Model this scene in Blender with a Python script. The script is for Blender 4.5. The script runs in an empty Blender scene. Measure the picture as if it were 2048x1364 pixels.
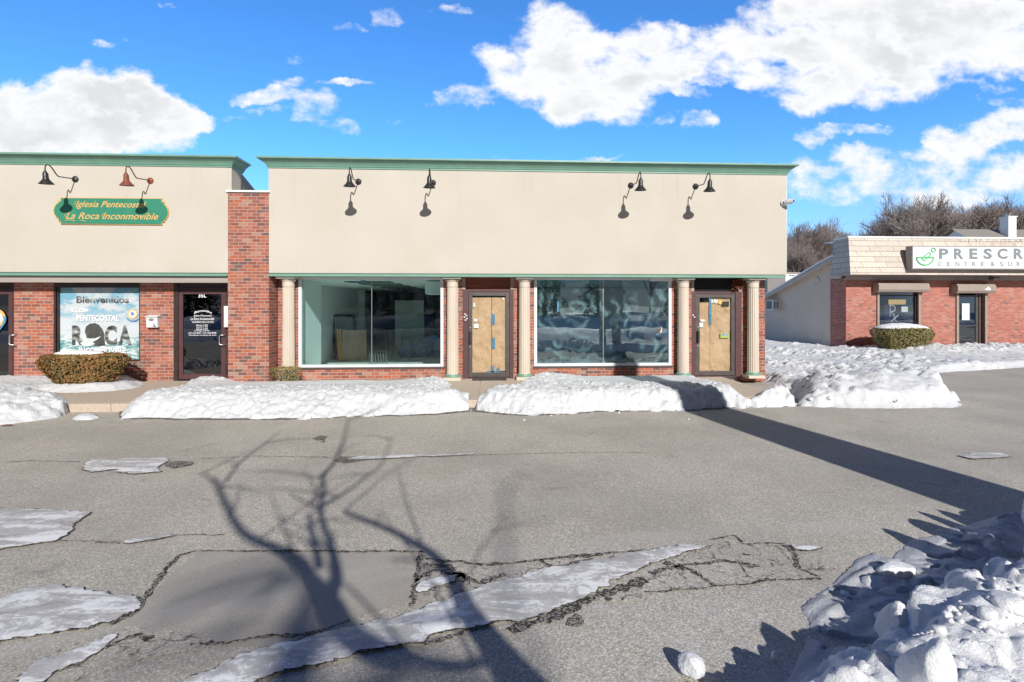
import bpy, bmesh, math, random
import numpy as np
from mathutils import Vector, Matrix

# ------------------------------------------------------------------ camera and world frame
# X runs along the shop wall, Y into the buildings, Z up.  Wall face Y=0, lot surface Z=0.
D = 12.5; EYE = 1.96; PSI = math.radians(2.94); F = 1000.0; HOR = 612.0
CS, SN = math.cos(PSI), math.sin(PSI)
SUNV = Vector((.235, -1.0, .553))          # towards the sun, per metre of Y

def ray(px, py=HOR):
    xc = (px-1024)/F; zc = (HOR-py)/F
    return (CS*xc+SN, CS-SN*xc, zc)
def W(px, py, Y=0.0):                       # measured point on a plane parallel to the wall
    d = ray(px, py); t = (Y+D)/d[1]
    return (d[0]*t, EYE+d[2]*t)
def wx(px, Y=0.0): return W(px, HOR, Y)[0]
def wz(px, py, Y=0.0): return W(px, py, Y)[1]
def G(px, py, z=0.0):                       # measured point on the ground
    d = ray(px, py); t = (z-EYE)/d[2]
    return (d[0]*t, -D+d[1]*t)

scene = bpy.context.scene
COL = scene.collection
ROOTS = {}

def tag(o, label=None, cat=None, group=None, kind=None):
    if label: o['label'] = label
    if cat: o['category'] = cat
    if group: o['group'] = group
    if kind: o['kind'] = kind
    return o
def empty(name, loc, label, cat, group=None, kind=None):
    o = bpy.data.objects.new(name, None); COL.objects.link(o); o.location = loc
    o.empty_display_size = .2
    ROOTS[o.name] = Vector(loc)
    return tag(o, label, cat, group, kind)
def rootloc(o):
    while o.parent: o = o.parent
    return ROOTS.get(o.name, Vector((0, 0, 0)))

class MB:
    def __init__(s): s.v = []; s.f = []; s.m = []
    def add(s, vs, fs, mi=0):
        b = len(s.v); s.v += [tuple(v) for v in vs]; s.f += [tuple(i+b for i in f) for f in fs]; s.m += [mi]*len(fs); return s
    def box(s, x0, x1, y0, y1, z0, z1, mi=0):
        if x0 > x1: x0, x1 = x1, x0
        if y0 > y1: y0, y1 = y1, y0
        if z0 > z1: z0, z1 = z1, z0
        v = [(x0,y0,z0),(x1,y0,z0),(x1,y1,z0),(x0,y1,z0),(x0,y0,z1),(x1,y0,z1),(x1,y1,z1),(x0,y1,z1)]
        return s.add(v, [(0,3,2,1),(4,5,6,7),(0,1,5,4),(1,2,6,5),(2,3,7,6),(3,0,4,7)], mi)
    def prism(s, pts, axis, a, b, mi=0):    # polygon extruded along an axis
        n = len(pts)
        def mk(p, c): return {'x': (c, p[0], p[1]), 'y': (p[0], c, p[1]), 'z': (p[0], p[1], c)}[axis]
        v = [mk(p, a) for p in pts]+[mk(p, b) for p in pts]
        f = [tuple(range(n)), tuple(range(2*n-1, n-1, -1))]+[(i, i+n, (i+1) % n+n, (i+1) % n) for i in range(n)]
        return s.add(v, f, mi)
    def tube(s, pts, r, n=8, mi=0, cap=True):
        pts = [Vector(p) for p in pts]; rs = r if isinstance(r, (list, tuple)) else [r]*len(pts)
        vs = []; up = None
        for i, p in enumerate(pts):
            t = (pts[min(i+1, len(pts)-1)]-pts[max(i-1, 0)])
            if t.length < 1e-9: t = Vector((0,0,1))
            t.normalize()
            if up is None:
                up = t.orthogonal().normalized()
            u = (up-t*up.dot(t))
            if u.length < 1e-6: u = t.orthogonal()
            u.normalize(); up = u; w = t.cross(u)
            for k in range(n):
                a = 2*math.pi*k/n; vs.append(p+(u*math.cos(a)+w*math.sin(a))*rs[i])
        fs = []
        for i in range(len(pts)-1):
            for k in range(n):
                a = i*n+k; b = i*n+(k+1) % n
                fs.append((a, b, b+n, a+n))
        if cap: fs.append(tuple(range(n-1, -1, -1))); fs.append(tuple(range((len(pts)-1)*n, len(pts)*n)))
        return s.add(vs, fs, mi)
    def lathe(s, prof, c, n=24, mi=0, tilt=None):
        vs = []
        for (r, z) in prof:
            for k in range(n):
                a = 2*math.pi*k/n; p = Vector((r*math.cos(a), r*math.sin(a), z))
                if tilt: p = tilt @ p
                vs.append(Vector(c)+p)
        fs = []
        for i in range(len(prof)-1):
            for k in range(n):
                a = i*n+k; b = i*n+(k+1) % n; fs.append((a, b, b+n, a+n))
        return s.add(vs, fs, mi)
    def build(s, name, mat, parent=None, smooth=False, bevel=0, loc=None):
        me = bpy.data.meshes.new(name)
        L = rootloc(parent) if parent else Vector(loc or (0,0,0))
        vv = np.array(s.v, dtype=float).reshape(-1, 3)-np.array(L)
        me.from_pydata(vv.tolist(), [], s.f)
        mats = mat if isinstance(mat, (list, tuple)) else [mat]
        for m in mats: me.materials.append(m)
        if len(mats) > 1: me.polygons.foreach_set('material_index', s.m)
        bm = bmesh.new(); bm.from_mesh(me)
        bmesh.ops.recalc_face_normals(bm, faces=bm.faces)
        bm.to_mesh(me); bm.free()
        if smooth: me.polygons.foreach_set('use_smooth', [True]*len(me.polygons))
        me.update()
        o = bpy.data.objects.new(name, me); COL.objects.link(o)
        if parent: o.parent = parent
        else: o.location = L; ROOTS[o.name] = L
        if bevel:
            b = o.modifiers.new('bevel', 'BEVEL'); b.width = bevel; b.segments = 2; b.limit_method = 'ANGLE'
        return o

def copy_tree(o, loc=None, rz=None, label=None, parent=None):
    c = o.copy(); COL.objects.link(c)
    if parent: c.parent = parent
    if loc is not None: c.location = loc; ROOTS[c.name] = Vector(loc)
    if rz is not None: c.rotation_euler = (0, 0, rz)
    if label: c['label'] = label
    for ch in o.children: copy_tree(ch, parent=c)
    return c

# ------------------------------------------------------------------ materials
class N:                                    # tiny node helper
    def __init__(s, nt): s.nt = nt
    def n(s, t, **k):
        x = s.nt.nodes.new(t)
        for a, b in k.items():
            if a == 'ins':
                for i, v in b.items():
                    if hasattr(v, 'is_output') or isinstance(v, bpy.types.NodeSocket): s.nt.links.new(v, x.inputs[i])
                    else: x.inputs[i].default_value = v
            else: setattr(x, a, b)
        return x
    def math(s, op, a, b=0.0, c=None, clamp=False):
        ins = {0: a, 1: b}
        if c is not None: ins[2] = c
        return s.n('ShaderNodeMath', operation=op, use_clamp=clamp, ins=ins).outputs[0]
    def pos(s): return s.n('ShaderNodeNewGeometry').outputs['Position']
    def noise(s, vec, scale, detail=4, rough=.5, dist=0): 
        return s.n('ShaderNodeTexNoise', ins={'Vector': vec, 'Scale': scale, 'Detail': detail, 'Roughness': rough, 'Distortion': dist}).outputs['Fac']
    def ramp(s, fac, stops, interp='LINEAR'):
        r = s.n('ShaderNodeValToRGB', ins={0: fac}); cr = r.color_ramp; cr.interpolation = interp
        while len(cr.elements) < len(stops): cr.elements.new(.5)
        for e, (p, c) in zip(cr.elements, stops): e.position = p; e.color = (*c, 1) if len(c) == 3 else c
        return r.outputs[0]
    def mix(s, fac, a, b, blend='MIX'):
        m = s.n('ShaderNodeMix', data_type='RGBA', blend_type=blend)
        for i, v in ((0, fac), (6, a), (7, b)):
            if isinstance(v, bpy.types.NodeSocket): s.nt.links.new(v, m.inputs[i])
            else: m.inputs[i].default_value = (*v, 1) if (isinstance(v, tuple) and len(v) == 3) else v
        return m.outputs[2]
    def sep(s, v): return s.n('ShaderNodeSeparateXYZ', ins={0: v}).outputs
    def comb(s, x, y, z): return s.n('ShaderNodeCombineXYZ', ins={0: x, 1: y, 2: z}).outputs[0]
    def smooth(s, v, a, b): 
        return s.n('ShaderNodeMapRange', interpolation_type='SMOOTHSTEP', ins={0: v, 1: a, 2: b, 3: 0.0, 4: 1.0}).outputs[0]

def newmat(name):
    m = bpy.data.materials.new(name); m.use_nodes = True
    nt = m.node_tree; nt.nodes.clear()
    h = N(nt); out = nt.nodes.new('ShaderNodeOutputMaterial')
    return m, h, out
def setp(bs, **k):
    for a, v in k.items():
        i = bs.inputs[a.replace('_', ' ')]
        if isinstance(v, bpy.types.NodeSocket): bs.id_data.links.new(v, i)
        else: i.default_value = (*v, 1) if (isinstance(v, tuple) and len(v) == 3) else v
def pbr(name, c1, c2=None, scale=8, rough=.6, metal=0, bump=0, bscale=60, bdist=.01, streak=None, spec=.5, coat=0, detail=5):
    m, h, out = newmat(name); P = h.pos()
    bs = h.n('ShaderNodeBsdfPrincipled')
    c2 = c2 or tuple(min(1, c*1.12) for c in c1)
    vec = P
    if streak: vec = h.n('ShaderNodeVectorMath', operation='MULTIPLY', ins={0: P, 1: streak}).outputs[0]
    f = h.noise(vec, scale, detail, .6)
    col = h.ramp(f, [(.3, c1), (.7, c2)])
    setp(bs, Base_Color=col, Roughness=rough, Metallic=metal)
    bs.inputs['Specular IOR Level'].default_value = spec
    bs.inputs['Coat Weight'].default_value = coat
    if bump:
        b = h.n('ShaderNodeBump', ins={'Strength': bump, 'Distance': bdist, 'Height': h.noise(P, bscale, 4, .6)})
        setp(bs, Normal=b.outputs[0])
    h.nt.links.new(bs.outputs[0], out.inputs[0]); return m

def brick_mat(name, cols, mortar, bw=.205, bh=.0765, joint=.010, white=.0, bump=.6, off=0.0):
    m, h, out = newmat(name); P = h.pos(); x, y, z = h.sep(P)
    nx = h.sep(h.n('ShaderNodeNewGeometry').outputs['Normal'])[0]
    side = h.math('GREATER_THAN', h.math('ABSOLUTE', nx), .5)
    u = h.math('ADD', h.math('MULTIPLY', x, h.math('SUBTRACT', 1.0, side)), h.math('MULTIPLY', y, side))
    u = h.math('ADD', u, 100.0+off)
    wob = h.math('MULTIPLY', h.math('SUBTRACT', h.noise(P, 9, 3), .5), .012)
    u = h.math('ADD', u, wob); zz = h.math('ADD', h.math('ADD', z, 10.0), h.math('MULTIPLY', wob, .6))
    rowf = h.math('DIVIDE', zz, bh); row = h.math('FLOOR', rowf)
    jit = h.n('ShaderNodeTexWhiteNoise', noise_dimensions='1D', ins={'W': row}).outputs['Value']
    sh = h.math('ADD', h.math('MULTIPLY', h.math('MODULO', row, 2.0), .5), h.math('MULTIPLY', jit, .16))
    colf = h.math('ADD', h.math('DIVIDE', u, bw), sh); col = h.math('FLOOR', colf)
    fu = h.math('MULTIPLY', h.math('FRACT', colf), bw); fz = h.math('MULTIPLY', h.math('FRACT', rowf), bh)
    du = h.math('MINIMUM', fu, h.math('SUBTRACT', bw, fu)); dz = h.math('MINIMUM', fz, h.math('SUBTRACT', bh, fz))
    d = h.math('MINIMUM', du, dz)
    d = h.math('ADD', d, h.math('MULTIPLY', h.math('SUBTRACT', h.noise(P, 70, 2), .5), .004))
    mask = h.smooth(d, joint*.5-.002, joint*.5+.002)
    wn = h.n('ShaderNodeTexWhiteNoise', noise_dimensions='2D', ins={'Vector': h.comb(col, row, 0.0)})
    bc = h.ramp(wn.outputs['Value'], cols, 'CONSTANT')
    bc = h.mix(h.math('MULTIPLY', h.noise(P, 45, 4, .7), .55), bc, tuple(c*.62 for c in cols[1][1]))
    bc = h.mix(h.math('MULTIPLY', h.smooth(h.noise(P, 2.2, 5, .65), .5, .75), .24), bc, (.62, .42, .38))
    if white:
        bc = h.mix(h.math('MULTIPLY', h.smooth(h.noise(P, 11, 4, .7), .66, .74), white), bc, (.75, .70, .66))
    mc = h.mix(h.noise(P, 60, 3), mortar, tuple(c*.75 for c in mortar))
    base = h.mix(mask, mc, bc)
    bs = h.n('ShaderNodeBsdfPrincipled'); setp(bs, Base_Color=base, Roughness=.85)
    ht = h.math('ADD', mask, h.math('MULTIPLY', h.noise(P, 120, 3), .35))
    b = h.n('ShaderNodeBump', ins={'Strength': bump, 'Distance': .006, 'Height': ht}); setp(bs, Normal=b.outputs[0])
    h.nt.links.new(bs.outputs[0], out.inputs[0]); return m

def glass_mat(name, tint, base, gain=1.0, smear=0.0, rough=0.0):
    m, h, out = newmat(name)
    tr = h.n('ShaderNodeBsdfTransparent', ins={0: (*tint, 1)})
    gl = h.n('ShaderNodeBsdfGlossy', ins={'Color': (.9, .95, 1, 1), 'Roughness': rough})
    fr = h.n('ShaderNodeFresnel', ins={'IOR': 1.5}).outputs[0]
    P = h.pos()
    b = h.n('ShaderNodeBump', ins={'Strength': .035, 'Distance': .05, 'Height': h.noise(P, 1.6, 1)})
    h.nt.links.new(b.outputs[0], gl.inputs['Normal'])
    fac = h.math('ADD', h.math('MULTIPLY', fr, gain), base, clamp=True)
    mx = h.n('ShaderNodeMixShader', ins={0: fac, 1: tr.outputs[0], 2: gl.outputs[0]}).outputs[0]
    if smear:
        x, y, z = h.sep(P)
        sw = h.n('ShaderNodeTexWave', wave_type='RINGS', rings_direction='Y', ins={'Vector': h.n('ShaderNodeVectorMath', operation='MULTIPLY', ins={0: h.n('ShaderNodeVectorMath', operation='SUBTRACT', ins={0: P, 1: (2.3, 0, 1.9)}).outputs[0], 1: (1, 0, 1)}).outputs[0], 'Scale': 1.1, 'Distortion': 8.0, 'Detail': 6.0, 'Detail Scale': 2.2}).outputs['Fac']
        k = h.math('ADD', .07, h.math('MULTIPLY', h.math('POWER', sw, 2.2), h.smooth(h.noise(P, 1.9, 5, .65), .40, .68)))
        k = h.math('MULTIPLY', h.math('ADD', k, h.math('MULTIPLY', h.smooth(h.noise(P, 26, 3), .72, .78), .6)), smear)
        df = h.n('ShaderNodeBsdfDiffuse', ins={0: (.22, .36, .38, 1)})
        mx = h.n('ShaderNodeMixShader', ins={0: k, 1: mx, 2: df.outputs[0]}).outputs[0]
    h.nt.links.new(mx, out.inputs[0]); return m

BR = [(0, (.36,.105,.065)), (.14, (.40,.13,.085)), (.30, (.25,.075,.055)), (.44, (.44,.165,.11)), (.58, (.46,.12,.05)), (.68, (.30,.105,.075)), (.82, (.13,.08,.075)), (.93, (.42,.25,.19))]
M = {}
M['brick'] = brick_mat('red_brick', BR, (.50,.43,.37), white=.55)
M['brickp'] = brick_mat('orange_red_brick', [(0,(.42,.13,.095)),(.2,(.48,.16,.11)),(.4,(.38,.11,.09)),(.6,(.50,.20,.15)),(.8,(.36,.13,.11)),(.93,(.14,.09,.09)),(.97,(.45,.25,.2))], (.46,.36,.31), bw=.205, bh=.068, joint=.009, white=.5)
M['stucco'] = pbr('cream_stucco', (.50,.458,.395), (.555,.51,.445), scale=.9, rough=.9, bump=.25, bscale=160, bdist=.003, streak=(1, 1, .45))
M['creamside'] = pbr('cream_painted_block', (.60,.50,.41), (.66,.56,.47), scale=1.5, rough=.85, bump=.2, bscale=40)
M['green'] = pbr('sage_green_paint', (.15,.30,.225), (.19,.355,.275), scale=3, rough=.42)
M['greend'] = pbr('dark_green_paint', (.035,.085,.065), rough=.5)
M['trimcream'] = pbr('cream_trim_paint', (.50,.45,.39), (.56,.50,.44), scale=4, rough=.6)
M['taupe'] = pbr('taupe_board', (.32,.27,.245), (.38,.33,.30), scale=3, rough=.7, streak=(.3,1,6))
M['colm'] = pbr('column_paint', (.55,.47,.385), (.62,.54,.45), scale=5, rough=.55, streak=(1,1,.2), bump=.1, bscale=80)
M['white'] = pbr('white_painted_metal', (.62,.64,.66), (.72,.73,.75), scale=4, rough=.4)
M['bronze'] = pbr('dark_bronze_aluminium', (.050,.032,.030), (.075,.050,.046), scale=5, rough=.38, metal=.3)
M['bronze2'] = pbr('grey_bronze_aluminium', (.085,.072,.070), (.12,.10,.098), scale=5, rough=.4, metal=.3)
M['maroon'] = pbr('maroon_brown_frame', (.075,.032,.035), (.10,.045,.046), scale=5, rough=.45)
M['redwood'] = pbr('red_brown_boards', (.10,.018,.010), (.26,.065,.02), scale=4, rough=.5, streak=(.3,1,8))
M['black'] = pbr('black_enamel', (.022,.021,.022), (.035,.033,.034), scale=20, rough=.38)
M['rust'] = pbr('rusty_enamel', (.16,.045,.022), (.26,.075,.04), scale=14, rough=.6)
M['alu'] = pbr('brushed_aluminium', (.55,.55,.53), rough=.3, metal=.8)
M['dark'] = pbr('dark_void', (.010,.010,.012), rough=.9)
M['rubber'] = pbr('dark_rubber_mat', (.035,.035,.037), (.06,.06,.06), scale=60, rough=.9, bump=.5, bscale=150)
M['kraft'] = pbr('kraft_paper', (.56,.345,.20), (.66,.44,.275), scale=4, rough=.75, bump=.7, bscale=5, bdist=.06)
M['tape'] = pbr('blue_tape', (.06,.21,.36), (.08,.26,.42), scale=20, rough=.6)
M['paper'] = pbr('white_paper', (.72,.72,.72), rough=.7)
M['signgreen'] = pbr('green_sign_paint', (.035,.215,.135), (.045,.245,.155), scale=6, rough=.4)
M['gold'] = pbr('gold_lettering', (.62,.38,.12), (.72,.46,.18), scale=30, rough=.4)
M['letw'] = pbr('white_lettering', (.82,.82,.84), rough=.5)
M['letk'] = pbr('black_lettering', (.03,.03,.03), rough=.5)
M['conc'] = pbr('exposed_concrete', (.43,.355,.285), (.56,.47,.385), scale=25, rough=.9, bump=.5, bscale=130, bdist=.004, detail=8)
M['shut'] = pbr('tan_shutter_metal', (.30,.25,.215), (.34,.285,.245), scale=2, rough=.45)
M['roofw'] = pbr('white_roof_edge', (.74,.74,.75), rough=.5)
M['signface'] = pbr('white_sign_face', (.70,.72,.76), (.72,.74,.78), rough=.35)
M['signbox'] = pbr('grey_sign_box', (.22,.205,.20), rough=.4)
M['lgrey'] = pbr('grey_lettering', (.20,.225,.24), rough=.5)
M['lgreen'] = pbr('green_logo', (.07,.50,.13), rough=.5)
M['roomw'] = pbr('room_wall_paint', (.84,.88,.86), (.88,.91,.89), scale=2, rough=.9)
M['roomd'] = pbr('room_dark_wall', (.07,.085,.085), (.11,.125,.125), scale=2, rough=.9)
M['roomf'] = pbr('room_floor', (.72,.71,.70), (.80,.79,.78), scale=5, rough=.6)
M['wood'] = pbr('weathered_board', (.40,.24,.14), (.58,.42,.31), scale=4, rough=.8, streak=(1,1,.3))
M['woodo'] = pbr('orange_board', (.60,.28,.09), rough=.7)
M['tarp'] = pbr('blue_plastic_sheet', (.06,.16,.42), (.30,.38,.52), scale=5, rough=.35, bump=1, bscale=9, bdist=.06)
M['glassL'] = glass_mat('teal_shop_glass', (.88,.975,.96), .0, .6, smear=.008)
M['glassR'] = glass_mat('streaked_shop_glass', (.62,.78,.79), .13, 1.2, smear=.42)
M['glassD'] = glass_mat('dark_door_glass', (.10,.11,.16), .07, 1.3)
M['glassP'] = glass_mat('pharmacy_glass', (.85,.88,.88), .01, .8)
M['glassC'] = glass_mat('clear_door_glass', (.92,.94,.93), .0, .8)
M['bark'] = pbr('grey_bark', (.13,.105,.09), (.20,.165,.14), scale=8, rough=.9)
M['twig'] = pbr('purple_brown_twigs', (.20,.16,.15), (.30,.25,.235), scale=.5, rough=.9)
M['twig2'] = pbr('grey_brown_twigs', (.23,.195,.185), (.35,.30,.28), scale=.5, rough=.9)
M['dirt'] = pbr('bare_earth', (.10,.075,.055), (.17,.13,.10), scale=12, rough=.95, bump=.6)

def shingle_mat():
    m, h, out = newmat('weathered_shingle'); P = h.pos(); x, y, z = h.sep(P)
    u = h.math('ADD', h.math('ADD', x, y), 50.0)
    bt = h.n('ShaderNodeTexBrick', offset=.37, ins={'Vector': h.comb(u, h.math('ADD', z, 5.0), 0.0), 'Color1': (.56,.49,.43,1), 'Color2': (.66,.59,.52,1), 'Mortar': (.20,.17,.15,1), 'Scale': 1.0, 'Mortar Size': .009, 'Mortar Smooth': .3, 'Brick Width': 1.05, 'Row Height': .232})
    mossy = h.math('MULTIPLY', h.smooth(h.noise(h.n('ShaderNodeVectorMath', operation='MULTIPLY', ins={0: P, 1: (5, 5, 1.3)}).outputs[0], 2.3, 6, .7), .42, .72), h.math('ADD', .22, h.math('MULTIPLY', h.smooth(z, 4.35, 4.95), h.math('MULTIPLY', h.smooth(x, 19.0, 21.0), .75))))
    c = h.mix(mossy, bt.outputs['Color'], (.15,.13,.105))
    bs = h.n('ShaderNodeBsdfPrincipled'); setp(bs, Base_Color=c, Roughness=.9)
    b = h.n('ShaderNodeBump', ins={'Strength': .6, 'Distance': .02, 'Height': h.math('SUBTRACT', 1.0, bt.outputs['Fac'])}); setp(bs, Normal=b.outputs[0])
    h.nt.links.new(bs.outputs[0], out.inputs[0]); return m
M['shingle'] = shingle_mat()
M['shingle2'] = pbr('grey_roof_shingle', (.20,.185,.17), (.30,.28,.255), scale=6, rough=.9, streak=(1,1,5))

def asphalt_mat(name='lot_asphalt', lo=(.26,.237,.20), hi=(.50,.465,.405), crack=0, smooth_=False):
    m, h, out = newmat(name); P = h.pos()
    bs = h.n('ShaderNodeBsdfPrincipled')
    v = h.n('ShaderNodeTexVoronoi', ins={'Vector': P, 'Scale': 105.0 if not smooth_ else 150.0})
    grain = h.sep(v.outputs['Color'])[0]
    g2 = h.noise(P, 85, 5, .75)
    f = h.math('ADD', h.math('MULTIPLY', grain, .40 if not smooth_ else .25), h.math('ADD', h.math('MULTIPLY', g2, .55), .06))
    c = h.ramp(f, [(.12, tuple(a*.45 for a in lo)), (.40, tuple((a+b)/2 for a, b in zip(lo, hi))), (.60, hi), (.82, tuple(min(.9, b*1.75) for b in hi))])
    big = h.noise(P, .55, 6, .6)
    c = h.mix(h.math('MULTIPLY', h.smooth(big, .38, .66), .38), c, (.26,.24,.215))
    st = h.noise(h.n('ShaderNodeVectorMath', operation='MULTIPLY', ins={0: P, 1: (.35, 1.8, 1)}).outputs[0], 1.0, 5, .6)
    c = h.mix(h.math('MULTIPLY', h.smooth(st, .52, .72), .30), c, (.46,.435,.395))
    damp = h.smooth(h.noise(P, 1.7, 7, .68, .5), .60, .70)
    c = h.mix(h.math('MULTIPLY', damp, .32), c, (.13,.115,.10))
    sand = h.smooth(h.noise(P, .9, 5, .6), .56, .70)
    c = h.mix(h.math('MULTIPLY', sand, .28), c, (.45,.385,.30))
    x, y, z = h.sep(P)
    for (cx0, cy0, R0) in ((3.5, -24.0, 14.2), (3.5, -24.0, 15.8), (-9.0, -26.0, 17.2)):
        ax = h.math('SUBTRACT', x, cx0); ay = h.math('SUBTRACT', y, cy0)
        rd = h.math('ABSOLUTE', h.math('SUBTRACT', h.math('SQRT', h.math('ADD', h.math('MULTIPLY', ax, ax), h.math('MULTIPLY', ay, ay))), R0))
        tr = h.math('MULTIPLY', h.math('SUBTRACT', 1.0, h.smooth(rd, .04, .16)), h.smooth(h.noise(P, 1.1, 4), .42, .62))
        c = h.mix(h.math('MULTIPLY', tr, .38), c, (.55,.53,.50))
    # whitish road-salt film near the foot of the plowed pile
    x, y, z = h.sep(P)
    dx = h.math('SUBTRACT', x, 1.3); dy = h.math('ADD', y, 9.3)
    rr = h.math('SQRT', h.math('ADD', h.math('MULTIPLY', dx, dx), h.math('MULTIPLY', h.math('MULTIPLY', dy, dy), 2.2)))
    salt = h.math('MULTIPLY', h.math('SUBTRACT', 1.0, h.smooth(rr, .3, 1.9)), h.smooth(h.noise(P, 3.0, 6, .7), .35, .7))
    c = h.mix(h.math('MULTIPLY', salt, h.math('MULTIPLY', grain, .75)), c, (.62,.62,.62))
    if crack:
        wv = h.n('ShaderNodeVectorMath', operation='ADD', ins={0: P, 1: h.n('ShaderNodeVectorMath', operation='SCALE', ins={0: h.n('ShaderNodeTexNoise', ins={'Vector': P, 'Scale': 9.0, 'Detail': 4.0}).outputs['Color'], 'Scale': .16}).outputs[0]}).outputs[0]
        e = h.n('ShaderNodeTexVoronoi', feature='DISTANCE_TO_EDGE', ins={'Vector': wv, 'Scale': crack}).outputs['Distance']
        k = h.math('SUBTRACT', 1.0, h.smooth(e, .005, .06))
        k = h.math('MULTIPLY', k, h.smooth(h.noise(P, 7, 5, .65), .42, .62))
        k = h.math('MAXIMUM', k, h.math('MULTIPLY', h.smooth(h.noise(P, 16, 6, .7), .56, .66), .7))
        c = h.mix(k, c, (.045,.038,.034))
    setp(bs, Base_Color=c, Roughness=.88)
    hh = h.math('ADD', grain, h.math('MULTIPLY', g2, 1.2))
    b = h.n('ShaderNodeBump', ins={'Strength': .55 if not smooth_ else .25, 'Distance': .006, 'Height': hh}); setp(bs, Normal=b.outputs[0])
    h.nt.links.new(bs.outputs[0], out.inputs[0]); return m
M['asphalt'] = asphalt_mat()
M['asphpatch'] = asphalt_mat('patched_asphalt', (.33,.305,.265), (.45,.42,.375), smooth_=True)
M['asphcrack'] = asphalt_mat('cracked_asphalt', crack=5.5)
def crumb_mat(name, dark, light, a, b, sc, rough):
    m, h, out = newmat(name); P = h.pos()
    n = h.math('ADD', h.math('MULTIPLY', h.noise(P, sc, 6, .75), .6), h.math('MULTIPLY', h.sep(h.n('ShaderNodeTexVoronoi', ins={'Vector': P, 'Scale': 100.0}).outputs['Color'])[0], .4))
    c = h.mix(h.smooth(n, a, b), dark, light)
    bs = h.n('ShaderNodeBsdfPrincipled'); setp(bs, Base_Color=c, Roughness=rough)
    bp = h.n('ShaderNodeBump', ins={'Strength': .7, 'Distance': .006, 'Height': n}); setp(bs, Normal=bp.outputs[0])
    h.nt.links.new(bs.outputs[0], out.inputs[0]); return m
M['crackfill'] = crumb_mat('crumbled_crack', (.03,.025,.022), (.30,.275,.245), .50, .60, 24, .95)
M['wet'] = crumb_mat('damp_crumbled_asphalt', (.055,.047,.042), (.31,.285,.25), .46, .60, 20, .7)
M['road'] = pbr('wet_road', (.05,.05,.052), (.09,.088,.085), scale=2, rough=.45)

def ice_mat():
    m, h, out = newmat('refrozen_ice'); P = h.pos()
    v = h.n('ShaderNodeVectorMath', operation='MULTIPLY', ins={0: P, 1: (.7, 2.4, 1)}).outputs[0]
    n1 = h.noise(v, 2.6, 9, .72, .8); n2 = h.noise(P, 22, 5, .7)
    f = h.math('ADD', h.math('MULTIPLY', n1, .75), h.math('MULTIPLY', n2, .3))
    c = h.ramp(f, [(.26, (.20,.18,.155)), (.37, (.33,.305,.28)), (.45, (.44,.425,.41)), (.52, (.52,.515,.51)), (.55, (.76,.76,.76)), (.72, (.88,.88,.89))])
    bs = h.n('ShaderNodeBsdfPrincipled'); setp(bs, Base_Color=c, Roughness=h.math('ADD', .35, h.math('MULTIPLY', n1, .4)))
    b = h.n('ShaderNodeBump', ins={'Strength': .6, 'Distance': .02, 'Height': f}); setp(bs, Normal=b.outputs[0])
    h.nt.links.new(bs.outputs[0], out.inputs[0]); return m
M['ice'] = ice_mat()

def snow_mat(name='snow', dirty=.25, c1=(.70,.715,.74)):
    m, h, out = newmat(name); P = h.pos()
    n = h.noise(P, 2.5, 8, .72)
    c = h.mix(h.math('MULTIPLY', h.smooth(n, .52, .74), dirty), c1, (.42,.40,.38))
    c = h.mix(h.math('MULTIPLY', h.smooth(h.noise(P, 55, 3), .72, .80), dirty*1.2), c, (.28,.25,.22))
    bs = h.n('ShaderNodeBsdfPrincipled'); setp(bs, Base_Color=c, Roughness=.65)
    bs.inputs['Specular IOR Level'].default_value = .25
    ht = h.math('ADD', h.noise(P, 18, 6, .66), h.math('MULTIPLY', h.noise(P, 75, 5, .75), .6))
    b = h.n('ShaderNodeBump', ins={'Strength': .7, 'Distance': .035, 'Height': ht}); setp(bs, Normal=b.outputs[0])
    h.nt.links.new(bs.outputs[0], out.inputs[0]); return m
M['snow'] = snow_mat('old_snow', .22)
M['snowc'] = snow_mat('clean_snow', .12, (.87,.88,.895))
M['slush'] = snow_mat('grey_slush', .8, (.52,.53,.56))

def leaf_mat(name, cols):
    m, h, out = newmat(name); P = h.pos()
    c = h.ramp(h.n('ShaderNodeTexWhiteNoise', noise_dimensions='3D', ins={'Vector': h.n('ShaderNodeVectorMath', operation='SNAP', ins={0: P, 1: (.05,.05,.05)}).outputs[0]}).outputs['Value'], cols)
    c = h.mix(h.smooth(h.noise(P, 3.5, 3), .4, .65), c, cols[-1][1])
    bs = h.n('ShaderNodeBsdfPrincipled'); setp(bs, Base_Color=c, Roughness=.6)
    h.nt.links.new(bs.outputs[0], out.inputs[0]); return m
M['leafbr'] = leaf_mat('bronzed_evergreen_leaves', [(0,(.07,.06,.02)),(.35,(.19,.13,.04)),(.6,(.30,.15,.04)),(.8,(.14,.125,.04)),(1,(.26,.13,.04))])
M['leafol'] = leaf_mat('olive_evergreen_leaves', [(0,(.07,.08,.02)),(.4,(.19,.185,.055)),(.7,(.31,.26,.10)),(1,(.24,.205,.075))])
M['leafdk'] = leaf_mat('dark_conifer_needles', [(0,(.012,.022,.012)),(.5,(.03,.045,.022)),(1,(.025,.035,.02))])
M['leafye'] = leaf_mat('yellow_green_leaves', [(0,(.10,.10,.03)),(.4,(.25,.20,.05)),(.7,(.30,.22,.07)),(1,(.20,.18,.06))])

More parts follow.
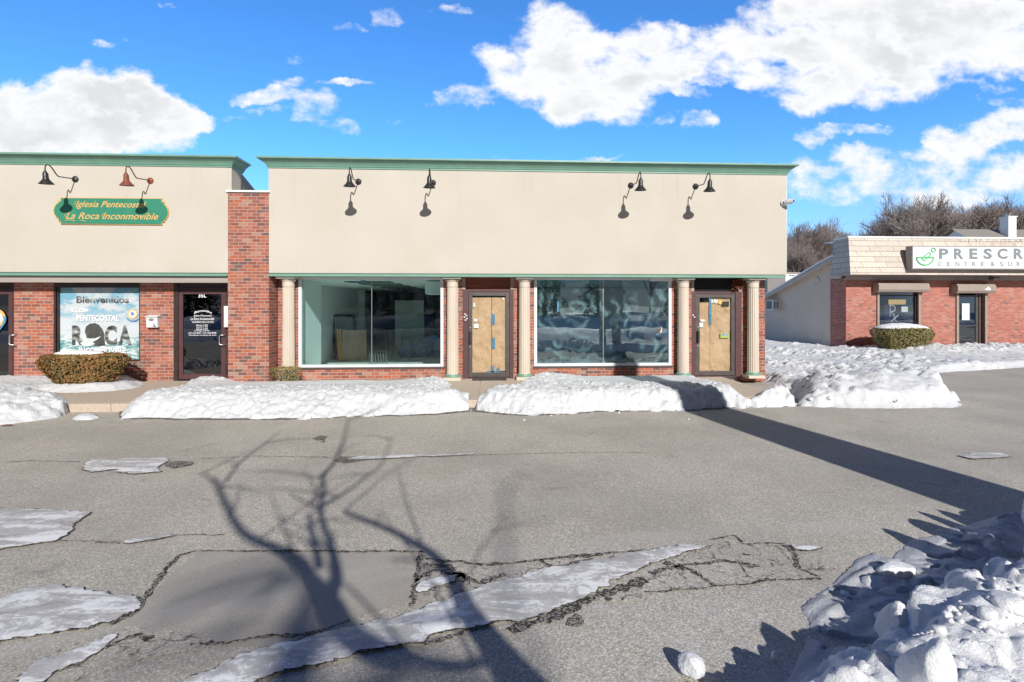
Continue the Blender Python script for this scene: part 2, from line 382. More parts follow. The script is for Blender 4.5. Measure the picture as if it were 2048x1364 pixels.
# ------------------------------------------------------------------ numpy noise
def _h(ix, iy, s):
    n = (ix.astype(np.int64)*374761393+iy.astype(np.int64)*668265263+s*982451653) & 0xffffffff
    n = ((n ^ (n >> 13))*1274126177) & 0xffffffff
    n = n ^ (n >> 16)
    return (n & 0xffffff)/float(0xffffff)
def vnoise(x, y, s=0):
    ix = np.floor(x); iy = np.floor(y); fx = x-ix; fy = y-iy
    fx = fx*fx*(3-2*fx); fy = fy*fy*(3-2*fy)
    a = _h(ix, iy, s); b = _h(ix+1, iy, s); c = _h(ix, iy+1, s); d = _h(ix+1, iy+1, s)
    return a+(b-a)*fx+(c-a)*fy+(a-b-c+d)*fx*fy
def fbm(x, y, s=0, o=4):
    t = 0; a = .5; n = 0
    for i in range(o): t = t+a*vnoise(x*2**i, y*2**i, s+i*17); n += a; a *= .5
    return t/n
def chunks(x, y, cell, s, tilt=1.2):
    """broken blocks: each voronoi cell has its own height and tilt; deeper at the joints"""
    X = x/cell; Y = y/cell; ix = np.floor(X); iy = np.floor(Y)
    d1 = np.full(x.shape, 9.); d2 = np.full(x.shape, 9.); hh = np.zeros(x.shape)
    for a in (-1, 0, 1):
        for b in (-1, 0, 1):
            cx = ix+a; cy = iy+b
            px = cx+_h(cx, cy, s); py = cy+_h(cx, cy, s+5)
            d = np.hypot(X-px, Y-py)
            v = _h(cx, cy, s+9)+tilt*((_h(cx, cy, s+11)-.5)*(X-px)+(_h(cx, cy, s+13)-.5)*(Y-py))
            near = d < d1
            d2 = np.where(near, d1, np.minimum(d2, d)); hh = np.where(near, v, hh); d1 = np.where(near, d, d1)
    e = np.clip((d2-d1)/.42, 0, 1); e = e*e*(3-2*e)
    return hh*e
def pdist(x, y, poly):
    """signed distance, positive inside"""
    n = len(poly); d = np.full(x.shape, 1e9); ins = np.zeros(x.shape, bool)
    for i in range(n):
        ax, ay = poly[i]; bx, by = poly[(i+1) % n]
        ex, ey = bx-ax, by-ay; L = ex*ex+ey*ey+1e-12
        t = np.clip(((x-ax)*ex+(y-ay)*ey)/L, 0, 1)
        d = np.minimum(d, np.hypot(x-ax-t*ex, y-ay-t*ey))
        c = ((ay > y) != (by > y)) & (x < (bx-ax)*(y-ay)/(by-ay+1e-12)+ax)
        ins ^= c
    return np.where(ins, d, -d)
def sstep(v, a, b):
    t = np.clip((v-a)/(b-a), 0, 1); return t*t*(3-2*t)
CURB = -2.87
def gz(x, y):
    """bare ground height: sidewalk step, and the fall behind the pharmacy corner"""
    side = np.where((y > CURB) & (y < .5) & (x < SW_R), .15, 0.)
    return side+fall(x, y)
def fall(x, y):
    return -.0915*np.clip(y-YP, 0, 9)*sstep(-x, -PX0-.5, -PX0)   # only left of the pharmacy corner
SW_R = G(1590, 797, .15)[0]
YP = G(1692, 702)[1]; PX0 = wx(1692, YP)

def snow_field(name, poly, res, hfun, mat, label, cat='snow bank', extra=None, kind='stuff', ragged=.06, parent=None, skirt=.0):
    xs = [p[0] for p in poly]; ys = [p[1] for p in poly]
    x0, x1, y0, y1 = min(xs)-.2, max(xs)+.2, min(ys)-.2, max(ys)+.2
    nx = int((x1-x0)/res)+1; ny = int((y1-y0)/res)+1
    gx, gy = np.meshgrid(np.linspace(x0, x1, nx), np.linspace(y0, y1, ny))
    d = pdist(gx, gy, poly)+(fbm(gx/.35, gy/.35, 3, 4)-.5)*2*ragged+(fbm(gx/.09, gy/.09, 8, 2)-.5)*ragged*.7
    h = hfun(gx, gy, d)
    z = np.maximum(gz(gx, gy), np.where(gx < SW_R, .15*sstep(gy, CURB-.55, CURB), 0)*(gy < .5)*(d > 0)*(1 if cat == 'snow bank' else 0))+np.where(d > 0, np.maximum(h, .004 if cat != 'slush' else -.01), -.03)
    jx = (fbm(gx/.11, gy/.11, 31, 2)-.5)*res*1.2; jy = (fbm(gx/.11, gy/.11, 47, 2)-.5)*res*1.2
    keep = d > -res*1.5
    idx = -np.ones(gx.shape, int); idx[keep] = np.arange(keep.sum())
    V = np.stack([(gx+jx)[keep], (gy+jy)[keep], z[keep]], 1)
    q = np.stack([idx[:-1, :-1], idx[:-1, 1:], idx[1:, 1:], idx[1:, :-1]], -1).reshape(-1, 4)
    dd = np.maximum.reduce([d[:-1, :-1], d[:-1, 1:], d[1:, 1:], d[1:, :-1]]).reshape(-1)
    q = q[(q.min(1) >= 0) & (dd > 0)]
    m = MB(); m.v = V.tolist(); m.f = q.tolist(); m.m = [0]*len(m.f)
    if extra: extra(m)
    me = bpy.data.meshes.new(name); me.from_pydata(m.v, [], m.f); me.materials.append(mat)
    me.polygons.foreach_set('use_smooth', [True]*len(me.polygons)); me.update()
    o = bpy.data.objects.new(name, me); COL.objects.link(o)
    tag(o, label, cat, kind=kind); return o

_ico = {}
def ico(sub):
    if sub not in _ico:
        bm = bmesh.new(); bmesh.ops.create_icosphere(bm, subdivisions=sub, radius=1)
        _ico[sub] = (np.array([v.co[:] for v in bm.verts]), [tuple(v.index for v in f.verts) for f in bm.faces]); bm.free()
    return _ico[sub]
def lump(m, c, r, sx=1, sy=1, sz=1, seed=0, sub=4, planes=9, rz=0):
    """a broken block of packed snow: a sphere cut by random planes, edges softened"""
    rg = np.random.RandomState(seed); V, Fc = ico(sub); P = V.copy()
    for k in range(planes):
        n = rg.normal(size=3); n /= np.linalg.norm(n); dd = rg.uniform(.50, .82)
        s = P@n-dd; s = np.where(s > -.06, np.maximum(s, 0)+.03*np.exp(-np.maximum(s, 0)*12)*(s > -.06), 0)
        P = P-np.outer(np.clip(s, 0, 1)*.92, n)
    a = P[:, 0]*4+seed; b = P[:, 1]*4+P[:, 2]*3
    P = P*(1+.10*(fbm(a, b, seed, 3)-.5)[:, None]+.05*(fbm(a*3.3, b*3.3, seed+3, 2)-.5)[:, None])
    P = P*np.array([sx, sy, sz])*r
    cz, sz_ = math.cos(rz), math.sin(rz)
    P = P@np.array([[cz, sz_, 0], [-sz_, cz, 0], [0, 0, 1]])+np.array(c)
    m.add(P.tolist(), Fc)

def flat_field(name, pxs, z, mat, amp=.03, off=0.0, res=.02, seed=0, relief=.0):
    """thin flat layer on the asphalt with a finely ragged outline"""
    poly = [G(*p) for p in pxs]
    xs = [p[0] for p in poly]; ys = [p[1] for p in poly]; x0, x1, y0, y1 = min(xs)-.15, max(xs)+.15, min(ys)-.15, max(ys)+.15
    nx = int((x1-x0)/res)+1; ny = int((y1-y0)/res)+1
    gx, gy = np.meshgrid(np.linspace(x0, x1, nx), np.linspace(y0, y1, ny))
    d = pdist(gx, gy, poly)+off+amp*2.6*(fbm(gx/.30, gy/.12, seed, 4)-.5)+amp*1.6*(fbm(gx/.10, gy/.035, seed+3, 3)-.5)
    # shift border vertices onto the outline so the edge is smooth below grid size
    keep = d > -res*.9
    idx = -np.ones(gx.shape, int); idx[keep] = np.arange(keep.sum())
    gd = np.gradient(d, res); ln = np.hypot(gd[0], gd[1])+1e-6
    sh = np.where(d < 0, -d, 0)
    X = gx+gd[1]/ln*sh/np.maximum(ln, .6); Y = gy+gd[0]/ln*sh/np.maximum(ln, .6)
    Z = z+np.where(d > 0, relief*np.clip(d/.08, 0, 1)*(.3+fbm(gx/.3, gy/.12, seed+8, 3)), 0)
    q = np.stack([idx[:-1, :-1], idx[:-1, 1:], idx[1:, 1:], idx[1:, :-1]], -1).reshape(-1, 4)
    dd = np.maximum.reduce([d[:-1, :-1], d[:-1, 1:], d[1:, 1:], d[1:, :-1]]).reshape(-1)
    q = q[(q.min(1) >= 0) & (dd > 0)]
    me = bpy.data.meshes.new(name); me.from_pydata(np.stack([X[keep], Y[keep], Z[keep]], 1).tolist(), [], q.tolist()); me.materials.append(mat)
    me.polygons.foreach_set('use_smooth', [True]*len(me.polygons)); me.update()
    o = bpy.data.objects.new(name, me); COL.objects.link(o); return o

def blocks(gx, gy, h, items):
    """broken snow blocks raised out of a height field: flat tilted tops, steep facetted sides, softly fused"""
    res = gx[0, 1]-gx[0, 0]; x0 = gx[0, 0]; y0 = gy[0, 0]; ny, nx = gx.shape
    for (cx, cy, r, top, seed) in items:
        rg = np.random.RandomState(seed); w = r*1.9
        i0 = max(0, int((cx-w-x0)/res)); i1 = min(nx, int((cx+w-x0)/res)+1); j0 = max(0, int((cy-w-y0)/res)); j1 = min(ny, int((cy+w-y0)/res)+1)
        if i1-i0 < 2 or j1-j0 < 2: continue
        X = gx[j0:j1, i0:i1]-cx; Y = gy[j0:j1, i0:i1]-cy; H = h[j0:j1, i0:i1]
        wob = (fbm(gx[j0:j1, i0:i1]/(r*.7), gy[j0:j1, i0:i1]/(r*.7), seed, 3)-.5)*r*.35
        c = H[min(H.shape[0]-1, H.shape[0]//2), min(H.shape[1]-1, H.shape[1]//2)]
        T = min(top, r*.62)+X*rg.uniform(-.4, .4)+Y*rg.uniform(-.4, .4)
        n = rg.randint(5, 8); a0 = rg.uniform(0, 6.28)
        for k in range(n):
            a = a0+6.283*k/n+rg.uniform(-.3, .3); s_ = rg.uniform(.9, 2.4); rr = r*rg.uniform(.65, 1.1)
            p = s_*(rr-(X*math.cos(a)+Y*math.sin(a)))
            kk = r*.10; e = np.clip(.5+.5*(T-p)/kk, 0, 1); T = T*(1-e)+p*e-kk*e*(1-e)
        T = c*.75+T+wob
        kk = r*.10; e = np.clip(.5+.5*(T-H)/kk, 0, 1); h[j0:j1, i0:i1] = H*(1-e)+T*e+kk*e*(1-e)
    return h

def stucco_mat():
    m, h, out = newmat('cream_stucco_wall'); P = h.pos(); x, y, z = h.sep(P)
    big = h.noise(P, .7, 5, .55); c = h.ramp(big, [(.3, (.50,.455,.39)), (.7, (.55,.51,.45))])
    v = h.n('ShaderNodeVectorMath', operation='MULTIPLY', ins={0: P, 1: (9, 1, .35)}).outputs[0]
    dr = h.math('MULTIPLY', h.smooth(h.noise(v, 1.0, 6, .7), .56, .74), h.smooth(z, 3.2, 5.0))
    c = h.mix(h.math('MULTIPLY', dr, .20), c, (.30,.27,.235))
    low = h.math('MULTIPLY', h.math('SUBTRACT', 1.0, h.smooth(z, 2.66, 3.0)), h.smooth(h.noise(v, 1.4, 5, .7), .42, .65))
    c = h.mix(h.math('MULTIPLY', low, .16), c, (.36,.31,.26))
    pk = h.smooth(h.noise(P, .45, 3), .50, .66); c = h.mix(h.math('MULTIPLY', pk, .16), c, (.55,.49,.44))
    bs = h.n('ShaderNodeBsdfPrincipled'); setp(bs, Base_Color=c, Roughness=.9)
    b = h.n('ShaderNodeBump', ins={'Strength': .3, 'Distance': .004, 'Height': h.math('ADD', h.noise(P, 120, 3), h.math('MULTIPLY', h.noise(P, 1.5, 3), 2.0))}); setp(bs, Normal=b.outputs[0])
    h.nt.links.new(bs.outputs[0], out.inputs[0]); return m
M['stucco'] = stucco_mat()
M['rack'] = pbr('dull_wire', (.16,.16,.16), rough=.6)
# ------------------------------------------------------------------ ground
def ground():
    xs = np.concatenate([[-1500,-400,-120,-60], np.linspace(-30, 45, 76), [60, 90, 150, 400, 1500]])
    ys = np.concatenate([[-1500,-400,-120,-60], np.linspace(-40, 5, 20), np.linspace(6, 28, 23), [35, 60, 120, 400, 1500]])
    gx, gy = np.meshgrid(xs, ys); z = fall(gx, gy)
    m = MB(); nx = len(xs)
    m.v = np.stack([gx.ravel(), gy.ravel(), z.ravel()], 1).tolist()
    m.f = [(j*nx+i, j*nx+i+1, (j+1)*nx+i+1, (j+1)*nx+i) for j in range(len(ys)-1) for i in range(nx-1)]; m.m = [0]*len(m.f)
    tag(m.build('parking_lot', M['asphalt']), 'weathered grey asphalt parking lot', kind='structure')
ground()
SIDE_L = -22
def sidewalk():
    m = MB()
    segs = [SIDE_L, -16, G(100, 800, .15)[0], G(250, 800, .15)[0], wx(456), G(690, 800, .15)[0], G(958, 790, .15)[0], G(1190, 790, .15)[0], G(1420, 790, .15)[0], SW_R]
    for a, b in zip(segs[:-1], segs[1:]):
        m.box(a+.006, b-.006, CURB+.16, .0, -.2, .15)
        m.box(a+.006, b-.006, CURB, CURB+.148, -.2, .152)
    m.box(SIDE_L, SW_R-.02, CURB+.02, -.01, -.25, .135)
    tag(m.build('sidewalk', M['conc'], bevel=.012), 'tan exposed aggregate sidewalk with curb along the shops', kind='structure')
sidewalk()
def ragged(poly, amp, step=.05, seed=0, off=0):
    out = []; n = len(poly); rg = random.Random(seed)
    ar = sum(poly[i][0]*poly[(i+1) % n][1]-poly[(i+1) % n][0]*poly[i][1] for i in range(n))
    sg = 1 if ar > 0 else -1
    for i in range(n):
        ax, ay = poly[i]; bx, by = poly[(i+1) % n]; L = math.hypot(bx-ax, by-ay)
        k = max(1, int(L/step)); nx, ny = (by-ay)/(L+1e-9)*sg, -(bx-ax)/(L+1e-9)*sg
        for j in range(k):
            t = j/k; x = ax+(bx-ax)*t; y = ay+(by-ay)*t
            o = off+amp*((float(fbm(np.array([x*4]), np.array([y*4]), seed, 4)[0])-.5)*2.6+rg.uniform(-.25, .25))
            out.append((x+nx*o, y+ny*o))
    return out
def sheet(name, pxs, z, mat, amp=.03, seed=0, off=0, step=.05, thick=.0):
    poly = ragged([G(*p) for p in pxs], amp, step, seed, off)
    bm = bmesh.new(); vs = [bm.verts.new((x, y, z)) for x, y in poly]
    f = bm.faces.new(vs)
    if f.normal.z < 0: f.normal_flip()
    bmesh.ops.triangulate(bm, faces=[f])
    me = bpy.data.meshes.new(name); bm.to_mesh(me); bm.free(); me.materials.append(mat)
    o = bpy.data.objects.new(name, me); COL.objects.link(o); return o
tag(sheet('asphalt_patch', [(400,1103),(845,1103),(838,1130),(828,1200),(700,1240),(560,1290),(380,1292),(240,1300),(225,1262),(290,1205),(340,1152)], .004, M['asphpatch'], .012, 4), 'smooth repaved patch of asphalt below the tree shadow', kind='structure')
cr = [[(842,1125),(960,1128),(1080,1118),(1200,1108),(1310,1098),(1330,1108),(1130,1140),(1000,1165),(900,1192),(835,1215),(826,1170)],
      [(1270,1165),(1340,1120),(1440,1090),(1500,1082),(1610,1110),(1700,1128),(1660,1150),(1560,1160),(1460,1176),(1330,1186),(1230,1205),(1180,1205)],
      [(20,1340),(150,1285),(240,1262),(420,1275),(440,1292),(300,1320),(150,1362),(60,1372)]]
for i, c in enumerate(cr): tag(flat_field('cracked_asphalt', c, .0055, M['asphcrack'], .05, 0, .04, 11+i), ['alligator cracking beside the repaved patch', 'alligator cracking at the right end of the long ice streak', 'broken asphalt at the bottom left corner'][i], kind='structure')
def crack(lines, name, label):
    m = MB()
    for li, (pts, w) in enumerate(lines):
        P = [G(*p) for p in pts]; rg = random.Random(li+7); q = []
        for (ax, ay), (bx, by) in zip(P[:-1], P[1:]):
            k = max(1, int(math.hypot(bx-ax, by-ay)/.025))
            for j in range(k):
                t = j/k; x, y = ax+(bx-ax)*t, ay+(by-ay)*t
                q.append((x+rg.uniform(-.008,.008)+.03*(float(fbm(np.array([x*6]), np.array([y*6]), 5, 3)[0])-.5), y+rg.uniform(-.008,.008)+.05*(float(fbm(np.array([x*6]), np.array([y*6]), 9, 3)[0])-.5)))
        q.append(P[-1]); vs = []
        for j, (x, y) in enumerate(q):
            a = q[max(0, j-1)]; b = q[min(len(q)-1, j+1)]; L = math.hypot(b[0]-a[0], b[1]-a[1])+1e-9
            ww = w*1.9*rg.uniform(.25, 1.35)*(.5+float(fbm(np.array([x*5]), np.array([y*5]), 2, 2)[0]))*.5
            nx, ny = -(b[1]-a[1])/L*ww, (b[0]-a[0])/L*ww
            vs += [(x+nx, y+ny, .0085), (x-nx, y-ny, .0085)]
        m.add(vs, [(2*j, 2*j+1, 2*j+3, 2*j+2) for j in range(len(q)-1)])
    tag(m.build(name, M['crackfill']), label, kind='structure')
crack([([(360,1112),(400,1103),(600,1104),(845,1104)], .014), ([(845,1104),(836,1150),(826,1205),(822,1215)], .03), ([(360,1112),(330,1140),(290,1200),(270,1225)], .02),
       ([(850,1118),(950,1130),(1040,1126),(1150,1115),(1230,1106),(1310,1102)], .022), ([(830,1163),(870,1140),(915,1150),(960,1165),(1010,1150)], .03), ([(850,1128),(900,1134),(930,1165)], .03), ([(1080,1120),(1110,1140),(1180,1120),(1250,1125)], .018),
       ([(850,1288),(900,1278),(935,1262)], .03), ([(1020,1262),(1060,1248),(1130,1225),(1190,1195),(1240,1180),(1290,1162)], .045), ([(1290,1185),(1400,1178),(1500,1168),(1560,1160),(1640,1158)], .014),
       ([(1420,1082),(1470,1072),(1490,1090),(1570,1088)], .012), ([(1570,1090),(1590,1112),(1600,1140),(1640,1155)], .02), ([(1330,1125),(1380,1140),(1430,1175)], .03), ([(1300,1150),(1360,1130),(1450,1125),(1520,1135)], .03),
       ([(0,926),(60,922),(160,925)], .006), ([(400,918),(520,913),(670,916)], .006), ([(950,911),(1150,906),(1300,905)], .005), ([(190,1086),(240,1088)], .008), ([(340,1072),(450,1070)], .008), ([(120,1082),(240,1084)], .006),
       ([(380,1292),(450,1290),(560,1272),(680,1262)], .016), ([(150,1330),(180,1310),(230,1290),(280,1268),(300,1282)], .025), ([(220,1250),(260,1232),(280,1210)], .03)], 'pavement_crack', 'dark open cracks running across the asphalt')
ICE = [('grey ice patch on the lot in front of the evergreen bush', [(165,930),(185,920),(330,917),(340,922),(318,935),(322,945),(270,950),(225,946),(235,940),(180,947),(160,940)], .03),
       ('thin streak of ice on the lot below the large left shop window', [(690,920),(720,914),(945,908),(952,911),(860,915),(720,921)], .012),
       ('wide white ice patch at the left edge of the lot, beside the small streak', [(-90,1010),(0,1018),(100,1020),(182,1028),(150,1050),(140,1070),(110,1085),(0,1101),(-90,1110)], .03),
       ('small narrow ice streak between the left ice patch and the repaved patch', [(235,1088),(270,1078),(340,1070),(348,1074),(300,1084),(250,1091)], .015),
       ('large grey ice sheet at the lower left, left of the repaved patch', [(-120,1196),(0,1200),(40,1185),(80,1176),(200,1180),(290,1200),(268,1228),(235,1245),(150,1262),(0,1290),(-120,1310)], .05),
       ('broken strip of ice in the bottom left corner', [(30,1364),(80,1330),(150,1300),(225,1272),(235,1278),(190,1312),(110,1350),(60,1385),(10,1400)], .045),
       ('long diagonal streak of ice crossing the lot below the tree shadow', [(330,1380),(480,1320),(600,1283),(700,1258),(830,1225),(930,1188),(1010,1160),(1120,1135),(1250,1112),(1345,1092),(1445,1093),(1380,1106),(1290,1140),(1200,1182),(1130,1215),(1040,1248),(980,1250),(930,1262),(820,1295),(700,1315),(560,1350),(500,1385)], .035),
       ('small oval ice patch at the right beyond the long dark shadow', [(1915,913),(1950,907),(2000,908),(2022,915),(1990,919),(1945,920)], .02),
       ('small white ice remnant at the corner of the repaved patch', [(838,1165),(915,1153),(908,1165),(862,1182),(834,1192),(830,1180)], .03),
       ('thin ice remnant in the cracks near the plowed snow', [(1580,1092),(1640,1098),(1620,1104),(1590,1102)], .02)]
for i, (lab, poly, amp) in enumerate(ICE):
    rim = [.045, .035, .05, .04, .045, .03, .028, .05, .02, .02][i]
    tag(flat_field('wet_asphalt', poly, .011+.0001*i, M['wet'], max(amp, .025), rim*.10, .022, 60+i), 'dark wet rim around the ' + lab, kind='structure')
    tag(flat_field('ice_patch', poly, .0155+.0002*i, M['ice'], amp, -.006, .022, 60+i, .006), lab, 'ice patch')
m_ = [('dark oval stain on the lot, larger of the two below the left shop window', [(625,878),(640,872),(655,874),(650,880),(635,882)]), ('dark oval stain on the lot, smaller of the two below the left shop window', [(638,884),(650,881),(655,884),(645,887)]), ('round dark blot of tar below the long ice streak', [(1138,1240),(1150,1225),(1165,1232),(1170,1245),(1155,1256),(1135,1252)]),
      ('dark wet stain at the left end of the thin ice streak', [(668,922),(680,914),(720,915),(735,921),(690,928)]), ('dark rim right of the front ice patch', [(325,930),(350,924),(388,925),(380,932),(345,938)])]
for i, (l, p) in enumerate(m_): tag(flat_field('tar_stain', p, .0095, M['wet'], .02, 0, .015, 90+i), l, kind='structure')

# ------------------------------------------------------------------ text
def text_mesh(s, bold=0.0, spacing=1.0):
    cu = bpy.data.curves.new('lettering', 'FONT'); cu.body = s; cu.size = 1; cu.offset = bold; cu.space_character = spacing; cu.resolution_u = 3
    o = bpy.data.objects.new('lettering', cu); COL.objects.link(o)
    dg = bpy.context.evaluated_depsgraph_get(); dg.update()
    me = bpy.data.meshes.new_from_object(o.evaluated_get(dg))
    V = [v.co.copy() for v in me.vertices]; Fc = [tuple(p.vertices) for p in me.polygons]
    bpy.data.objects.remove(o); bpy.data.curves.remove(cu); bpy.data.meshes.remove(me)
    return V, Fc
def text_px(m, s, x0, x1, yt, yb, Y, bold=0.0, shear=0.0, arc=0.0, dz=.0, spacing=1.0, desc=False):
    """letters fitted into a measured rectangle lying on the plane Y (front = -Y)"""
    X0, Z1 = W(x0, yt, Y); X1, Z0 = W(x1, yb, Y)
    V, Fc = text_mesh(s, bold, spacing)
    V = [Vector((v.x+shear*v.y, v.y, 0)) for v in V]
    a0 = min(v.x for v in V); a1 = max(v.x for v in V); b0 = min(v.y for v in V); b1 = max(v.y for v in V)
    if desc: b0 = 0.0
    P = []
    for v in V:
        u = (v.x-a0)/(a1-a0); w = (v.y-b0)/(b1-b0)
        x = X0+(X1-X0)*u; z = Z0+(Z1-Z0)*w-arc*((u-.5)*2)**2
        P.append((x, Y, z))
    m.add(P, Fc)

# ------------------------------------------------------------------ main geometry levels
YF = -.43
SW = .15
FX0, FX1 = wx(537, YF), wx(1573, YF)
ZC1 = wz(1055, 319.5, YF-.2)      # cornice top
ZC0 = wz(1055, 343, YF)           # cornice foot
ZF0 = wz(1055, 547.5, YF)         # fascia foot
ZG0 = wz(1055, 554.0, YF)         # green strip foot
ZS = ZG0+.0                       # soffit
PILX0, PILX1 = wx(456, YF), wx(538, YF)

def cornice_profile(yf):
    p = .20
    return [(yf+.12, ZC0), (yf-.02, ZC0), (yf-.02, ZC0+.035), (yf-.035, ZC0+.04), (yf-.05, ZC0+.075), (yf-.085, ZC0+.12), (yf-.135, ZC0+.155), (yf-.165, ZC0+.20), (yf-.17, ZC1-.045), (yf-p, ZC1-.04), (yf-p, ZC1), (yf+.12, ZC1)]
def cornice(m, x0, x1, left=True, right=True, back=1.0):
    """swept moulding with mitred returns"""
    pr = cornice_profile(0.0)
    def ring(cx, cy, dx, dy): return [(cx+dx*(-y), cy+dy*(-y), z) for y, z in pr]
    rings = []
    if left: rings.append([(x0+y, YF+back, z) for y, z in pr]); rings.append([(x0+y, YF+y, z) for y, z in pr])
    else: rings.append([(x0, YF+y, z) for y, z in pr])
    if right: rings.append([(x1-y, YF+y, z) for y, z in pr]); rings.append([(x1-y, YF+back, z) for y, z in pr])
    else: rings.append([(x1, YF+y, z) for y, z in pr])
    n = len(pr); vs = [v for r in rings for v in r]; fs = []
    for i in range(len(rings)-1):
        for k in range(n): fs.append((i*n+k, i*n+(k+1) % n, (i+1)*n+(k+1) % n, (i+1)*n+k))
    fs.append(tuple(range(n))); fs.append(tuple(range((len(rings)-1)*n, len(rings)*n)))
    m.add(vs, fs)

# ---- door maker
def glass_door(parent, x0, x1, zt, Y, stile, rail_b, frame_mat, glass, hinge_right=True, pull=None, inset=.02, rail_t=None):
    rail_t = rail_t or stile
    m = MB(); z0 = SW+.03
    m.box(x0, x0+stile, Y, Y+.045, z0, zt); m.box(x1-stile, x1, Y, Y+.045, z0, zt)
    m.box(x0+stile, x1-stile, Y+.001, Y+.044, z0, z0+rail_b); m.box(x0+stile, x1-stile, Y+.001, Y+.044, zt-rail_t, zt)
    d = m.build('door', frame_mat, parent, bevel=.004)
    g = MB(); g.box(x0+stile-.005, x1-stile+.005, Y+.02, Y+.026, z0+rail_b-.005, zt-rail_t+.005); g.build('glass', glass, d)
    return d

# ------------------------------------------------------------------ vacant storefront (centre)
main = empty('storefront_building', (wx(1055), 0, 0), 'vacant cream and brick storefront with two papered doors and two big windows', 'building')
b = MB()
zt = ZG0+.02
def pier(x0, x1, z0=SW-.12, z1=None): b.box(wx(x0), wx(x1), 0, .22, z0, z1 or zt)
pier(556, 597); pier(887, 925); pier(1027, 1068); pier(1343, 1383); pier(1483, 1530)
WB1 = wz(743, 735.5); WB2 = wz(1205, 732.5)
b.box(wx(597)-.001, wx(887)+.001, .003, .22, SW-.12, WB1-.02); b.box(wx(1068)-.001, wx(1343)+.001, .003, .22, SW-.12, WB2-.02)
b.box(wx(1530)-.22, wx(1530), .221, 12, SW-.8, zt)
b.build('brick_wall', M['brick'], main)
f = MB(); f.box(FX0, FX1, YF, YF+.16, ZF0, ZC0+.1); f.box(FX1-.16, FX1, YF+.16, 3.2, ZF0, ZC0+.1); f.box(FX0, FX0+.16, YF+.16, 3.2, ZF0+.6, ZC0+.1)
f.build('fascia', M['stucco'], main)
c = MB(); cornice(c, FX0, FX1, back=1.6); c.build('cornice', M['green'], main)
g = MB(); g.box(FX0-.0, FX1-.06, YF-.022, YF+.16, ZG0, ZF0-.022); g.build('trim_strip', M['green'], main)
g = MB(); g.box(FX0, FX1-.05, YF-.012, YF+.1, ZF0-.0215, ZF0-.0005); g.build('drip_edge', M['greend'], main)
s = MB(); s.box(PILX1, FX1-.12, YF+.02, .6, ZG0+.012, ZG0+.05)
for i in range(14):
    pass
s.build('soffit', M['trimcream'], main)
v = MB()
for px in (608, 828, 1098, 1253): v = MB(); v.box(wx(px-9, -.2), wx(px+9, -.2), -.25, -.15, ZG0+.006, ZG0+.0125); v.build('soffit_vent', M['dark'], main)
lb = MB(); lb.box(wx(1302, -.1), wx(1344, -.1), -.14, -.02, ZG0-.075, ZG0+.005); lb.build('light_box', M['roofw'], main)
r = MB(); r.box(FX0+.165, FX1-.165, YF+.17, 12.2, ZC0-.75, ZC0-.6); r.box(wx(556), wx(1530), 12, 12.2, -.6, ZC0-.76)

r.build('roof', M['roofd'] if 'roofd' in M else M['taupe'], main)
# windows
def shop_window(px0, px1, yt, yb, mull, glass, parent, Y=.03):
    x0, x1 = wx(px0), wx(px1); z0 = wz((px0+px1)/2, yb); z1 = min(zt-.012, wz((px0+px1)/2, yt)+.05)
    m = MB(); w = .075
    m.box(x0, x0+w, -.015, .12, z0, z1); m.box(x1-w, x1, -.015, .12, z0, z1)
    m.box(x0+w, x1-w, -.014, .119, z0, z0+w); m.box(x0+w, x1-w, -.014, .119, z1-w*.7, z1)
    fr = m.build('window', M['white'], parent, bevel=.006)
    gm = MB(); xm = wx(mull)
    gm.box(x0+w-.004, xm-.003, Y, Y+.008, z0+w-.004, z1-w*.7+.004); gm.box(xm+.003, x1-w+.004, Y, Y+.008, z0+w-.004, z1-w*.7+.004)
    gm.build('glass', glass, fr)
    mm = MB(); mm.box(xm-.007, xm+.007, Y-.006, Y+.014, z0+w, z1-w*.7); mm.build('mullion', M['alu'], fr)
    sl = MB(); sl.box(x0-.02, x1+.04, -.03, -.016, z0-.03, z0+.012); sl.build('sill', M['bronze2'], fr)
    return fr
w1 = shop_window(597, 887, 558, 735, 743, M['glassL'], main)
w2 = shop_window(1068, 1343, 558, 732.5, 1207, M['glassR'], main)
# doors of the vacant shops
def vacant_door(f0, f1, d0, d1, ytop, trans, parent):
    fx0, fx1, dx0, dx1 = wx(f0), wx(f1), wx(d0), wx(d1)
    zd = wz((d0+d1)/2, ytop, .03)
    m = MB()
    m.box(fx0, dx0-.006, .01, .13, SW, zd+.06); m.box(dx1+.006, fx1, .01, .13, SW, zd+.06); m.box(dx0-.006, dx1+.006, .011, .129, zd+.006, zd+.06)
    m.box(dx0-.006, dx1+.006, -.01, .12, SW-.01, SW+.02)
    m.build('door_frame', M['maroon'], parent, bevel=.004)
    t = MB(); t.box(fx0+.001, fx1-.001, .06, .10, zd+.061, zt-.001); t.build('transom_board', trans, parent)
    for xa in (fx0, fx1-.07): t = MB(); t.box(xa, xa+.07, -.0, .058, zd+.063, zt-.02); t.build('transom_stop', M['taupe'], parent)
    d = glass_door(parent, dx0, dx1, zd, .03, .095, .115, M['bronze2'], M['glassC'])
    h = MB(); h.box(dx0+.02, dx0+.075, -.035, .03, SW+.88, SW+1.18); h.build('pull_handle', M['black'], d, bevel=.006)
    for zz in (SW+1.27, SW+.80): k = MB(); k.tube([(dx0+.045, .031, zz), (dx0+.045, .010, zz)], .018, 12); k.build('lock_cylinder', M['alu'], d)
    for zz in (SW+.35, SW+1.85): hg = MB(); hg.tube([(dx1+.003, .018, zz-.05), (dx1+.003, .018, zz+.05)], .011, 8); hg.build('hinge', M['bronze'], d)
    return d, zd
dA, zA = vacant_door(925, 1027, 937, 1019, 584, M['redwood'], main)
